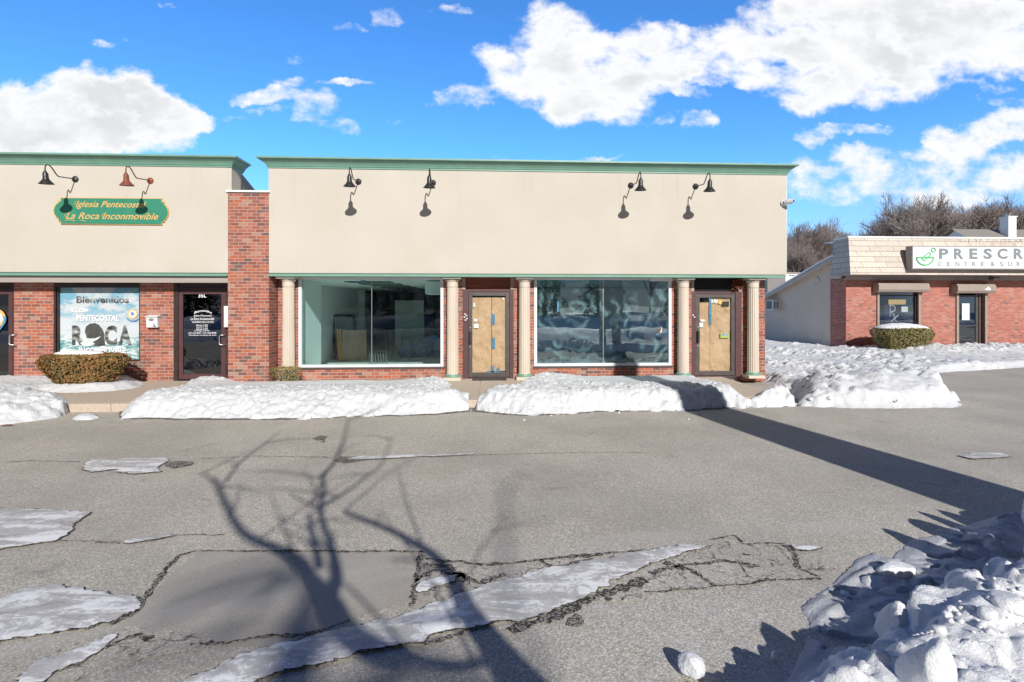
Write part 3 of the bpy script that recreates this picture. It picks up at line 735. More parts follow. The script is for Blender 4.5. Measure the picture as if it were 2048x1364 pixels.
dB, zB = vacant_door(1383, 1483, 1393, 1471, 588, M['dark'], main)
for i, (p0, p1) in enumerate(((938, 954), )):
    pass
for (x, y) in ((930,628),(933,631),(929,634),(934,637),(931,640),(1386,630),(1389,634)): 
    X, Z = W(x, y, .008); sq = MB(); sq.box(X-.018, X+.018, .003, .012, Z-.013, Z+.013); sq.build('glue_residue', M['paper'], main)

# columns
def column(px, yb, parent):
    cx, cy = wx(px, -.17), -.17; z0 = SW; z1 = ZG0+.012; R = .145
    m = MB(); m.box(cx-.21, cx+.21, cy-.20, cy+.165, z0, z0+.075); sh = m.build('column', M['colm'], parent, bevel=.006)
    m = MB(); m.lathe([(0,0),(.185,0),(.19,.02),(.185,.045),(.165,.055),(.16,.07),(0,.07)], (cx, cy, z0+.076), 32); m.build('base_ring', M['green'], sh, smooth=False)
    n = 96; vs = []; zs = [z0+.147, z0+.16, z1-.27, z1-.25]
    for zi, z in enumerate(zs):
        taper = 1.0-.08*(z-z0)/(z1-z0)
        for k in range(n):
            a = 2*math.pi*k/n; fl = abs(math.sin(a*9)); rr = R*taper*(1-(.085*(fl**.6) if 0 < zi < 3 else 0))
            vs.append((cx+rr*math.cos(a), cy+rr*math.sin(a), z))
    m = MB(); m.add(vs, [(i*n+k, i*n+(k+1) % n, (i+1)*n+(k+1) % n, (i+1)*n+k) for i in range(3) for k in range(n)]); m.build('shaft', M['colm'], sh)
    m = MB(); m.lathe([(R*.93,0),(R*.98,.02),(R*.95,.03),(R*.95,.12),(R*1.12,.15),(R*1.22,.175),(0,.175)], (cx, cy, z1-.252), 32); m.build('capital', M['colm'], sh)
    m = MB(); m.lathe([(0,0),(R*1.30,0),(R*1.30,.014),(0,.014)], (cx, cy, z1-.076), 32); m.build('neck_band', M['greend'], sh)
    m = MB(); m.box(cx-.215, cx+.215, cy-.215, cy+.165, z1-.061, z1-.001); m.build('abacus', M['trimcream'], sh, bevel=.006)
for px, yb in ((577, 760), (905, 757), (1049, 757), (1366.5, 755), (1506, 752)): column(px, yb, main)

# interior of the two vacant units
ix0, ixm, ix1 = wx(590), wx(975), wx(1525)
CEIL = 2.62; XL = -5.32
m = MB(); m.box(XL-.12, XL, .225, 8.6, .1, CEIL); m.box(XL-.12, XL+.25, 8.601, 8.8, .1, CEIL); m.box(XL+.001, wx(604, .3), .226, 1.75, .1, CEIL-.001)
m.build('interior_wall', M['roomw'], main)
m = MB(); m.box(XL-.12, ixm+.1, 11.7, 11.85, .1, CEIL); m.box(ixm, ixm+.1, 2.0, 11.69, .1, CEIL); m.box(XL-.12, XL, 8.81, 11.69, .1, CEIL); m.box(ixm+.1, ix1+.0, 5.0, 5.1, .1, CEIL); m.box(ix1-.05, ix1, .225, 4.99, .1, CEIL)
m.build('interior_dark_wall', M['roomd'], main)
m = MB(); a, bb = W(790, 612, 9.0)[0], W(848, 612, 9.0)[0]; m.box(a, bb, 9.0, 9.1, .1, 2.2); m.build('interior_partition', M['roomw'], main)
m = MB(); m.box(XL-.12, ix1, .225, 11.85, CEIL+.002, CEIL+.05)
m.build('interior_ceiling', M['roomw'], main)
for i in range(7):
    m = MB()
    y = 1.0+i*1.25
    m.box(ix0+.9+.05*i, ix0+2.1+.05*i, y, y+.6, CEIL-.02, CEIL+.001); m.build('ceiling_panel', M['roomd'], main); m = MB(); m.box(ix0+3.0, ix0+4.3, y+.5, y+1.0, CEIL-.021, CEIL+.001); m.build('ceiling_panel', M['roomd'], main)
m = MB(); m.box(ix0+3.1, ixm-.01, .5, 1.6, CEIL-.35, CEIL-.022); m.build('bulkhead', M['roomw'], main)
m = MB(); m.box(XL-.12, ix1, .225, 11.85, .02, .1); m.build('interior_floor', M['roomf'], main)
# things standing in the left unit
def lean(name, mat, c, w, h, t, tilt, rz, frame=None, label='', cat='board'):
    m = MB()
    if frame:
        m.box(-w/2, -w/2+frame, 0, t, 0, h); m.box(w/2-frame, w/2, 0, t, 0, h); m.box(-w/2+frame, w/2-frame, 0, t, h-frame, h); m.box(-w/2+frame, w/2-frame, 0, t, 0, frame)
    else: m.box(-w/2, w/2, 0, t, 0, h)
    o = m.build(name, mat, bevel=.003); o.location = c; o.rotation_euler = (tilt, 0, rz); ROOTS[o.name] = Vector(c); tag(o, label, cat); return o
lean('picture_frame', M['black'], (XL+.44, 5.3, .1), .90, 1.58, .06, -.16, .75, .10, 'tall empty black frame leaning on the wall inside the left shop window', 'frame')
lean('wooden_board', M['wood'], (XL+.86, 4.75, .1), .80, 1.05, .03, -.20, .35, None, 'weathered board leaning in front of the black frame inside the shop', 'board')
lean('plank', M['woodo'], (XL+.42, 4.62, .1), .14, 1.10, .04, -.22, .55, None, 'narrow orange plank between the black frame and the weathered board', 'plank')
for i, (dx, y, h, tl) in enumerate(((1.25,5.0,1.0,-.10),(1.42,5.0,1.05,-.14),(1.52,5.1,1.0,-.18),(1.72,5.0,1.1,0),(2.1,4.4,1.1,0))):
    m = MB(); m.tube([(0,0,0), (tl*1.2, .2, h)], .012, 6); o = m.build('metal_rod', M['rack'], loc=(0,0,0)); o.location = (ix0+dx, y, .1)
    tag(o, 'thin metal rod standing upright inside the left shop window', 'rod', 'thin rods standing inside the left shop')
rk = MB()
for i in range(7): rk.tube([(ix0+1.05+.085*i, 3.4, .1), (ix0+.97+.085*i, 3.6, .52)], .009, 5)
rk.tube([(ix0+.95, 3.61, .53), (ix0+1.55, 3.61, .53)], .01, 5); rk.tube([(ix0+1.0, 3.4, .11), (ix0+1.6, 3.4, .11)], .01, 5)
tag(rk.build('wire_rack', M['rack']), 'low wire rack on the floor behind the left shop window', 'rack')
tp = MB()
for i, (dx, y, r, z) in enumerate(((1.8,5.8,.42,.3),(2.3,6.0,.5,.42),(2.75,6.2,.55,.5),(3.1,6.0,.5,.4))): lump(tp, (ix0+dx, y, z), r, 1.1, .8, .9, 70+i, 3)
tag(tp.build('plastic_sheet', M['tarp'], smooth=True), 'crumpled blue plastic sheeting heaped inside the left shop', 'plastic sheet')
for i in range(3):
    lean('red_plank', M['redwood'], (ix0+2.75+.2*i, 7.6, .12), .14, 1.7, .04, -.1, .1, None, 'dark red plank standing behind the blue plastic sheeting', 'plank')['group'] = 'dark red planks inside the left shop'

# things on the doors
def sheet_thing(name, mat, x0, x1, yt, yb, Y, label, cat, parent=None, wob=.0, t=.0015):
    X0, Z1 = W(x0, yt, Y); X1, Z0 = W(x1, yb, Y); m = MB()
    if not wob: m.box(X0, X1, Y, Y+t, Z0, Z1)
    else:
        n = 24; k = 40; vs = []
        for j in range(k+1):
            for i in range(n+1):
                u, v_ = i/n, j/k; x = X0+(X1-X0)*u; z = Z0+(Z1-Z0)*v_
                y = Y+wob*(float(fbm(np.array([x*7+3]), np.array([z*5+x*3]), int(x0), 4)[0]))
                if j == 0: z += .05*float(fbm(np.array([x*11]), np.array([1.0]), int(x0), 4)[0])
                vs.append((x, y, z))
        m.add(vs, [(j*(n+1)+i, j*(n+1)+i+1, (j+1)*(n+1)+i+1, (j+1)*(n+1)+i) for j in range(k) for i in range(n)])
    o = m.build(name, mat, parent)
    if label: tag(o, label, cat)
    return o
pA = MB(); ROOTS['x'] = Vector((0,0,0))
kA = empty('kraft_paper', (wx(978), .06, SW), 'crumpled brown paper with short blue tape strips covering the left vacant door', 'door paper')
sheet_thing('paper_sheet', M['kraft'], 944, 983, 595, 747, .062, None, None, kA, wob=.055)
sheet_thing('paper_sheet', M['kraft'], 984, 1012, 595, 744, .060, None, None, kA, wob=.045)
for (x0, x1, y0, y1) in ((983,989.5,628,649),(984,990,676,697),(982,988,732,748),(973,993,742,745),(994,999,735,744)): sheet_thing('blue_tape', M['tape'], x0, x1, y0, y1, .0575, None, None, kA)
kB = empty('kraft_paper', (wx(1430), .06, SW), 'crumpled brown paper with one long blue tape strip covering the right vacant door', 'door paper')
sheet_thing('paper_sheet', M['kraft'], 1397, 1420, 605, 744, .062, None, None, kB, wob=.045)
sheet_thing('paper_sheet', M['kraft'], 1421, 1461, 596, 744, .060, None, None, kB, wob=.055)
for (x0, x1, y0, y1) in ((1418,1423,596,650),(1395.5,1398,682,706)): sheet_thing('blue_tape', M['tape'], x0, x1, y0, y1, .0575, None, None, kB)
for i, (x0, x1, y0, y1, mt, lab) in enumerate(((947,950,606,614,'paper','small white tag near the top left of the left papered door'), (948,954,638,643,'paper','tilted white sticker above the square one on the left papered door'),(948,957,648,656,'paper','square white sticker beside the handle of the left papered door'),
     (1005,1008,596,599,'paper','tiny white sticker at the top right of the left papered door'),
     (1401,1409,639,643,'paper','upper white sticker beside the handle of the right papered door'),(1398,1406,646,654,'paper','lower square white sticker beside the handle of the right papered door'),
     (1444,1458,603,613,'black','black and white sticker at the top right of the right papered door'))):
    sheet_thing('sticker', M[mt], x0, x1, y0, y1, .044, lab, 'sticker')
sk = sheet_thing('sticker', pbr('yellow_green_sticker', (.33,.42,.09), rough=.6), 1441, 1458, 666, 676, .044, 'yellow green opening hours sticker on the right papered door', 'sticker'); 
sheet_thing('sticker_panel', M['tarp'], 1444.5, 1456, 667.5, 671.5, .0425, None, None, sk)
cs = MB(); X, Z = W(1440.5, 604.5, .044); cs.lathe([(0,0),(.055,0),(.055,.002),(0,.002)], (X, .046, Z), 20, tilt=Matrix.Rotation(math.pi/2, 3, 'X')); tag(cs.build('sticker', M['gold']), 'round orange sticker beside the number on the right papered door', 'sticker')
n_ = MB(); text_px(n_, '35J', 1421.5, 1435, 599.5, 606.5, .0425, bold=.03); tag(n_.build('door_number', M['letw']), 'white number 35J on the right papered door', 'door number')
# sticker in the right window: small red and white sailboat
sb = MB(); P = [W(*p, .022) for p in ((1322.5,652),(1314,667),(1322.5,666))]; sb.prism(P, 'y', .022, .024)
so = sb.build('sailboat_decal', M['redwood']); tag(so, 'small red white and blue sail shaped decal on the right shop window', 'decal')
sb = MB(); P = [W(*p, .0205) for p in ((1323,651),(1323.5,666),(1319,667),(1322,661))]; sb.prism(P, 'y', .0205, .0215); sb.build('white_sail', M['letw'], so)
sb = MB(); P = [W(*p, .0205) for p in ((1313,669),(1316,667),(1326,663),(1331,661),(1328,665),(1320,668),(1313,671))]; sb.prism(P, 'y', .0205, .0215); sb.build('blue_wave', M['tape'], so)
for (x0,x1,y0,y1,l) in ((1114.5,1117.5,603,623,'vertical strip of blue tape on the left part of the right shop window'),(1336,1341,656,726,'long strip of blue tape down the right side of the right shop window'),(721,732,560.5,564,'piece of blue tape at the top of the left shop window'),(1116,1160,563,564.5,'thin blue tape along the top left of the right shop window'),(1183,1201,562.5,565,'short blue tape at the top middle of the right shop window')):
    sheet_thing('window_tape', M['tape'], x0, x1, y0, y1, .026, l, 'tape')
dm = MB(); a = G(944, 765, .155); dm.box(wx(945), wx(1012), -.36, -.06, .1535, .168); tag(dm.build('door_mat', M['rubber'], bevel=.004), 'dark rubber doormat before the left vacant door', 'doormat')

# ------------------------------------------------------------------ brick pier between the shops
pil = empty('brick_pier', (wx(497), YF, 0), 'tall red brick pier standing between the two cream storefronts', 'pier')
zp = wz(497, 385, YF)
m = MB(); m.box(PILX0, PILX1, YF-.004, .2, SW-.13, zp); m.build('brickwork', M['brick'], pil)
m = MB(); m.box(PILX0-.03, PILX1+.03, YF-.05, 2.5, zp, zp+.045); m.build('coping', M['roofw'], pil, bevel=.006)
m = MB(); m.add([(PILX0+.45, .6, zp+.045), (PILX1, .3, zp+.045), (PILX1, 2.4, zp+.045), (PILX0+.2, 2.4, zp+.045), (PILX1, 1.0, zp+.36), (PILX1, 2.4, zp+.40)], [(0,1,4), (0,4,5,3), (1,2,5,4), (0,3,2,1), (3,5,2)])
tag(m.build('roof_snow', M['snowc']), 'wedge of white snow on the low roof behind the brick pier', 'snow', kind='stuff')

# ------------------------------------------------------------------ church storefront (left)
ch = empty('church_building', (wx(200), 0, 0), 'cream storefront church with dark glass door and a large printed window at left', 'building')
LX0, LX1 = -24, wx(463, YF)-.0
f = MB(); f.box(LX0, PILX0, YF, YF+.16, ZF0, ZC0+.1); f.box(PILX0, LX1, YF+.005, YF+.16, zp+.045, ZC0+.1)
f.box(LX1-.16, LX1-.001, YF+.161, YF+.45, zp+.046, ZC0+.1); f.build('fascia', M['stucco'], ch)
m = MB(); m.prism([(YF+.46, zp+.046), (YF+2.1, zp+.046), (YF+1.9, zp+.16), (YF+.46, ZC0+.06)], 'x', LX1-.14, LX1-.05); m.build('parapet_return', M['taupe'], ch)
c = MB(); cornice(c, LX0, LX1, left=False, back=.55); c.build('cornice', M['green'], ch)
g = MB(); g.box(LX0, PILX0-.002, YF-.022, YF+.16, ZG0, ZF0-.022); g.build('trim_strip', M['green'], ch)
g = MB(); g.box(LX0, PILX0-.002, YF-.012, YF+.1, ZF0-.0215, ZF0-.0005); g.build('drip_edge', M['greend'], ch)
zl = wz(200, 568, 0)
m = MB(); m.box(LX0, PILX0-.003, YF+.06, YF+.12, zl+.02, ZG0-.002); m.box(LX0, PILX0-.003, YF+.121, .3, zl+.03, zl+.06); m.build('header_board', M['taupe'], ch)
b = MB()
for p0, p1 in ((-200, -40), (28, 107), (280, 347)): b.box(wx(p0), wx(p1), 0, .22, SW-.12, zl+.03)
b.box(wx(107)-.001, wx(280)+.001, .003, .22, SW-.12, wz(190, 722)-.01)
b.box(wx(280)-.001, wx(281), .0, .01, SW, SW+.01)
b.build('brick_wall', M['brick'], ch)
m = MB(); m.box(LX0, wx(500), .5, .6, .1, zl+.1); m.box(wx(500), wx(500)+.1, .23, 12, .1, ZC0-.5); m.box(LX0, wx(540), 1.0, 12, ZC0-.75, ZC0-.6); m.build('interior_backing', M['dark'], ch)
# church window
x0, x1 = wx(107), wx(280); z0, z1 = wz(190, 722), zl+.02
m = MB(); w_ = .05
m.box(x0, x0+w_, .0, .12, z0, z1); m.box(x1-.02, x1, -.004, .12, z0, z1); m.box(x0+w_, x1-.02, .001, .119, z0, z0+.03); m.box(x0+w_, x1-.02, .001, .119, z1-.10, z1)
m.box(wx(113), wx(115.5), .02, .10, z0+.03, z1-.10)
cw = m.build('window', M['bronze'], ch)
m = MB(); m.box(x0+w_, x1-.02, .07, .078, z0+.03, z1-.10); m.build('glass', M['glassD'], cw)
# church doors
def dark_door(px0, px1, dpx0, dpx1, yt, pull_px, name_lab):
    fx0, fx1, dx0, dx1 = wx(px0), wx(px1), wx(dpx0), wx(dpx1); zd = wz((dpx0+dpx1)/2, yt)
    m = MB(); m.box(fx0, dx0-.006, .0, .12, SW, zl+.025); m.box(dx1+.006, fx1, .0, .12, SW, zl+.025); m.box(dx0-.006, dx1+.006, .001, .119, zd+.006, zd+.06)
    m.box(dx0-.006, dx1+.006, .03, .1, zd+.061, zl+.025); m.build('door_frame', M['bronze'], ch, bevel=.004)
    d = glass_door(ch, dx0, dx1, zd, .02, .10, .13, M['maroon'], M['glassD'], rail_t=.10)
    X = wx(pull_px, -.05); zc = W(pull_px, 680, -.05)[1]
    s = 1 if pull_px > 400 else 1
    h = MB(); h.tube([(X+.12, .02, zc+.12), (X+.10, -.05, zc+.12), (X+.02, -.06, zc+.115), (X, -.06, zc+.09), (X, -.06, zc-.09), (X+.02, -.06, zc-.115), (X+.10, -.05, zc-.12), (X+.12, .02, zc-.12)], .012, 10); h.build('pull_handle', M['alu'], d, smooth=True)
    return d
cd = dark_door(347, 455, 356, 450, 580, 439, '')
cd2 = dark_door(-75, 28, -68, 24, 580, 19.5, '')
# lettering on the church door
Yt = .034; dl = empty('door_lettering', (wx(405), Yt, SW), 'white church name and service times lettered on the dark glass door', 'lettering')
def dline(s, *a, **k):
    L = MB(); text_px(L, s, *a, **k); L.build('text_line', M['letw'], dl)
dline('35L', 396.5, 412.5, 587.5, 595, Yt, bold=.015)
dline('Bienvenidos', 388.5, 423.5, 619, 623.5, Yt, bold=.01, shear=.15, arc=.055)
dline('Iglesia Pentecostal', 387.5, 423.5, 629.5, 633.8, Yt, bold=.005, shear=.35)
dline('La Roca Inconmovible', 381, 428.5, 635, 640.2, Yt, bold=.005, shear=.35)
dline('HORARIO DE CULTOS:', 384.5, 427.5, 642.5, 645.7, Yt, bold=.01)
for s_, a_, b_, y_ in (('Martes 7 PM', 392.5, 415, 649), ('Jueves 7 PM', 392.5, 415, 652.8), ('Sabado 7 PM', 392.5, 415, 656.6), ('Domingo 5:00 PM', 389, 418.5, 660.4), ('631-215-8521 / 631-459-8048', 377, 432.5, 664.4), ('Entrada por la puerta de atras', 378, 432.5, 669)):
    dline(s_, a_, b_, y_, y_+2.9, Yt, bold=.008)
# wall things
wc = MB(); X0, Z1 = W(450.5, 612, -.12); X1, Z0 = W(459.5, 654.5, -.12)
m = MB(); m.box(wx(450.5, -.02), wx(459.5, -.02), -.09, -.001, Z0, Z1); kb = m.build('key_pad_box', M['white'], bevel=.006); tag(kb, 'tall narrow white box on the frame right of the church door', 'box')
mx = empty('mailbox', (wx(305), 0, wz(305, 654)), 'small white wall mailbox with letter L left of the church door', 'mailbox')
a, zt_ = W(292.5, 630, -.1); b_, zb_ = W(317, 655, -.1)
m = MB(); m.prism([(-.001, zb_), (-.10, zb_), (-.115, zb_+.25), (-.001, zt_)], 'x', a, b_-.02); m.build('box_body', M['white'], mx, bevel=.004)
m = MB(); m.prism([(-.001, zt_+.004), (-.135, zb_+.262), (-.135, zb_+.245), (-.001, zt_-.015)], 'x', a-.012, b_-.008); m.build('lid', M['white'], mx, bevel=.003)
m = MB(); X, Z = W(302.5, 639.3, -.11); m.lathe([(0,0),(.062,0),(.062,.004),(0,.004)], (X, -.111, Z), 24, tilt=Matrix.Scale(.55, 3, (0,0,1)) @ Matrix.Rotation(math.pi/2, 3, 'X')); m.build('oval_emblem', M['signbox'], mx)
m = MB(); text_px(m, 'L', 307, 311.5, 647.5, 653.5, -.1125, bold=.04); m.build('letter', M['letk'], mx)

# printed window poster
def poster_mat():
    m, h, out = newmat('printed_sea_poster'); P = h.pos(); x, y, z = h.sep(P)
    zz = h.math('DIVIDE', h.math('SUBTRACT', z, z0), z1-z0)
    n = h.noise(h.n('ShaderNodeVectorMath', operation='MULTIPLY', ins={0: P, 1: (1.0, 1, 2.0)}).outputs[0], 2.2, 7, .6)
    sky = h.mix(h.smooth(n, .42, .58), (.17, .38, .50), (.52, .56, .58))
    sky = h.mix(h.math('SUBTRACT', 1.0, h.smooth(zz, .35, .75)), sky, (.56, .60, .63))
    wv = h.noise(h.n('ShaderNodeVectorMath', operation='MULTIPLY', ins={0: P, 1: (1.2, 1, 4.0)}).outputs[0], 3.0, 8, .7, .8)
    sea = h.ramp(wv, [(.38, (.06,.24,.26)), (.48, (.26,.42,.43)), (.56, (.70,.74,.75))])
    edge = h.math('ADD', .24, h.math('MULTIPLY', h.math('ABSOLUTE', h.math('SUBTRACT', x, (x0+x1)/2)), .10))
    c = h.mix(h.smooth(h.math('SUBTRACT', edge, zz), -.04, .06), sky, sea)
    bs = h.n('ShaderNodeBsdfPrincipled'); setp(bs, Base_Color=c, Roughness=.35)
    h.nt.links.new(bs.outputs[0], out.inputs[0]); return m
def grey_photo():
    m, h, out = newmat('grey_photo_print'); P = h.pos()
    w = h.noise(h.n('ShaderNodeVectorMath', operation='MULTIPLY', ins={0: P, 1: (1.6, 1, 4.0)}).outputs[0], 3.2, 4, .5)
    c = h.ramp(w, [(.38, (.035,.035,.035)), (.52, (.14,.14,.135)), (.66, (.36,.36,.35))])
    bs = h.n('ShaderNodeBsdfPrincipled'); setp(bs, Base_Color=c, Roughness=.4); h.nt.links.new(bs.outputs[0], out.inputs[0]); return m
M['poster'] = poster_mat(); M['gphoto'] = grey_photo()
M['rock'] = pbr('printed_dark_rock', (.035,.037,.035), (.10,.10,.09), scale=9, rough=.5)
M['foam'] = pbr('printed_sea_foam', (.55,.60,.60), (.75,.77,.77), scale=6, rough=.5)
po = empty('window_poster', (wx(198), .06, z0), 'large printed sea and sky poster reading ROCA in the church window', 'poster')
Yp_ = .064
X0, X1 = wx(120.5, Yp_), wx(278.5, Yp_); m = MB(); m.box(X0, X1, Yp_, Yp_+.003, z0+.032, z1-.105); m.build('printed_sheet', M['poster'], po)
Yl = Yp_-.003
def layer(items, name, mat):
    for it in items:
        q = MB()
        if isinstance(it, tuple) and isinstance(it[0], str): text_px(q, it[0], *it[1:5], Yl, **(it[5] if len(it) > 5 else {}))
        else: q.prism([W(*p, Yl-.002) for p in it], 'y', Yl-.002, Yl-.001)
        q.build(name, mat, po)
layer([('Bienvenidos', 153, 258, 592, 606.5, dict(bold=.03)), ('R', 144, 167, 651, 690.5, dict(bold=.05)), ('O', 172, 209, 650, 691.5, dict(bold=.05)), ('C', 209, 234, 651, 691, dict(bold=.05)), ('A', 237, 263, 651, 690.5, dict(bold=.05))], 'grey_lettering', M['gphoto'])
layer([('IGLESIA', 144.3, 177.8, 616.6, 624.8, dict(bold=.05)), ('PENTECOSTAL', 153.8, 238.8, 630.8, 642.9, dict(bold=.05)), ('LA', 131.6, 141.6, 653.6, 660.7, dict(bold=.05)), ('INCONMOVIBLE', 158.8, 252.8, 696.2, 707.8, dict(bold=.05))], 'lettering_shadow', M['lgrey'])
Yl -= .0035
layer([('IGLESIA', 143.5, 177, 616, 624, dict(bold=.03)), ('PENTECOSTAL', 153, 238, 630, 642, dict(bold=.03)), ('LA', 131, 141, 653, 660, dict(bold=.03)), ('INCONMOVIBLE', 158, 252, 695.5, 707, dict(bold=.03))], 'white_lettering', M['letw'])
Yl -= .003
layer([[(170,661),(172,653),(180,647.5),(190,646),(198,650),(204,658),(207,668),(209,680),(210,691),(190,692),(176,687),(171,680),(174,672),(170,666)]], 'rock_picture', M['rock'])
Yl -= .003
layer([[(170,668),(172,675),(178,677),(190,677),(202,672),(196,678),(185,684),(190,688),(180,692),(166,692),(160,686),(168,682),(163,675)]], 'foam_picture', M['foam'])
def disc(q, px, py, r, Y, n=24, ri=0):
    X, Z = W(px, py, Y); vs = []; 
    if ri:
        for k in range(n):
            a = 2*math.pi*k/n; vs += [(X+r*math.cos(a), Y, Z+r*math.sin(a)), (X+ri*math.cos(a), Y, Z+ri*math.sin(a))]
        q.add(vs, [(2*k, (2*k+2) % (2*n), (2*k+3) % (2*n), 2*k+1) for k in range(n)])
    else: q.add([(X+r*math.cos(2*math.pi*k/n), Y, Z+r*math.sin(2*math.pi*k/n)) for k in range(n)], [tuple(range(n))])
q = MB(); disc(q, 265, 628, .118, Yl-.004); disc(q, 265, 627.5, .06, Yl-.006); q.build('emblem_face', M['letw'], po)
q = MB(); disc(q, 265, 628, .125, Yl-.005, 8, .095); disc(q, 265, 628, .078, Yl-.005, 24, .066); q.build('emblem_ring', M['gold'], po)
q = MB(); q.prism([W(*p, Yl-.008) for p in ((252.5,634),(256,637),(262,640.5),(270,640.5),(276,637),(278,638),(272,643),(262,643.5),(254,639))], 'y', Yl-.008, Yl-.007); q.prism([W(*p, Yl-.008) for p in ((261,625),(266,623.5),(270,628),(265,632),(261,630))], 'y', Yl-.008, Yl-.007); q.build('emblem_ribbon', M['tarp'], po)
# sticker on the far left door
st = MB(); disc(st, -8, 636, .22, .014); o_ = st.build('round_decal', M['gold']); tag(o_, 'round yellow and blue emblem decal on the dark glass door at the left edge', 'decal')
st = MB(); disc(st, -8, 636, .15, .012); st.build('decal_centre', M['letw'], o_)
st = MB(); st.prism([W(*p, .009) for p in ((-30,655),(-8,664),(2,652),(8,640),(6,632),(13,635),(11,645),(4,655),(-6,668),(-30,662))], 'y', .009, .011); st.build('decal_ribbon', M['tape'], o_)

# church sign board
sg = empty('church_sign', (wx(221, YF), YF, wz(221, 447, YF)), 'green scalloped sign board with gold script church name on the cream fascia', 'sign')
Ys = YF-.045
sc_ = [(121.5,396),(322,397.5),(322,404.5),(327,404.5),(327,409),(331,412),(334.5,418),(335.5,424),(334.5,430),(331,437),(327,440),(327,443),(322,443),(322,448.5),(121.5,447),(121.5,441),(117,441),(117,436.5),(112,433),(108.5,427),(107.5,421),(109,415),(112,409),(117,406),(117,403),(121.5,403)]
m = MB(); m.prism([W(x, y, Ys) for x, y in sc_], 'y', Ys, YF-.006); m.build('board', M['signgreen'], sg, bevel=.004)
cx_, cy_ = 221.5, 422
m = MB(); P = [W(x, y, Ys+.01) for x, y in sc_]; P = [(X+(.016 if X > wx(221.5, Ys) else -.016), Z+(.014 if Z > wz(221, 422, Ys) else -.014)) for X, Z in P]; m.prism(P, 'y', Ys+.012, YF-.004); m.build('edge_border', M['gold'], sg)
m = MB(); text_px(m, 'Iglesia Pentecostal', 151, 293, 401.5, 415, Ys-.004, bold=.012, shear=.42, desc=True); m.build('lettering', M['gold'], sg); m = MB(); text_px(m, 'La Roca Inconmovible', 131, 317, 424.5, 439, Ys-.004, bold=.012, shear=.42, desc=True)
m.build('lettering', M['gold'], sg); m = MB()
for (ax, ay, bx, by) in ((148,410,158,402),(209,409,216,402),(128,434,140,425),(203,434,212,426),(130,441,150,442),(160,441,172,443)):
    A = W(ax, ay, Ys-.004); B = W(bx, by, Ys-.004); m = MB(); m.tube([(A[0], Ys-.004, A[1]), ((A[0]+B[0])/2-.02, Ys-.004, (A[1]+B[1])/2+.02), (B[0], Ys-.004, B[1])], .008, 5); m.build('swash', M['gold'], sg)

# gooseneck lamps
def gooseneck(px, py, mat, label):
    X, Z = W(px, py, YF)
    o = empty('gooseneck_lamp', (X, YF, Z), label, 'wall lamp', 'gooseneck lamps over the storefronts')
    m = MB(); R = Matrix.Rotation(math.pi/2, 3, 'X')
    m.lathe([(0,0),(.072,0),(.074,.012),(.055,.03),(.028,.042),(.022,.07),(0,.07)], (X, YF-.001, Z), 24, tilt=R); m.build('wall_plate', mat, o, smooth=False)
    pts = [(0,0), (.12,-.015), (.30,-.04), (.44,-.055), (.50,-.02), (.56,.04), (.62,.095), (.68,.13), (.735,.13), (.775,.10), (.79,.05), (.79,-.03)]
    m = MB(); m.tube([(X, YF-.04-s_*.96, Z+z_) for s_, z_ in pts], .0125, 8); m.build('arm', mat, o, smooth=True)
    sx, sy, szz = X, YF-.04-.79*.96, Z-.03
    m = MB(); m.lathe([(0,0),(.030,0),(.036,-.025),(.050,-.05),(.052,-.14),(.062,-.175),(.085,-.205),(.135,-.262),(.138,-.272),(.130,-.268),(.08,-.20),(.0,-.15)], (sx, sy, szz), 28, tilt=Matrix.Rotation(math.radians(7), 3, 'X')); m.build('shade', mat, o, smooth=True)
gooseneck(151, 358.5, M['black'], 'dark gooseneck lamp at the far left above the green sign')
gooseneck(301, 361.5, M['rust'], 'rusty red gooseneck lamp above the right end of the green sign')
gooseneck(717, 363.5, M['black'], 'black gooseneck lamp nearest the brick pier on the long cream fascia')
gooseneck(866, 366, M['black'], 'black gooseneck lamp above the right half of the left shop window')
gooseneck(1261.5, 371, M['black'], 'black gooseneck lamp above the right shop window')
gooseneck(1391, 373, M['black'], 'black gooseneck lamp above the right papered door')
# security camera on the corner
X, Z = W(1565, 406, YF)
cam_ = empty('security_camera', (FX1-.04, YF, Z), 'white security camera on the right end of the cream fascia', 'camera')
m = MB(); m.lathe([(0,0),(.085,0),(.085,.03),(.05,.06),(0,.06)], (FX1-.08, YF-.001, Z), 20, tilt=Matrix.Rotation(math.pi/2, 3, 'X')); m.build('mount', M['white'], cam_, smooth=True)
m = MB(); m.tube([(FX1-.08, YF-.06, Z), (FX1-.03, YF-.12, Z+.01), (FX1+.05, YF-.20, Z+.01)], [.06,.066,.062], 16)
m.build('housing', M['white'], cam_, smooth=False)
m = MB(); m.tube([(FX1+.05, YF-.201, Z+.01), (FX1+.056, YF-.209, Z+.01)], .035, 14); m.build('lens', M['black'], cam_)
m = MB(); m.tube([(FX1+.022, YF+.05, ZF0+.05), (FX1+.022, YF+.05, ZC0-.02)], .018, 8); 
tag(m.build('downpipe', M['white'], smooth=True), 'thin white conduit running down the right corner of the fascia', 'conduit')
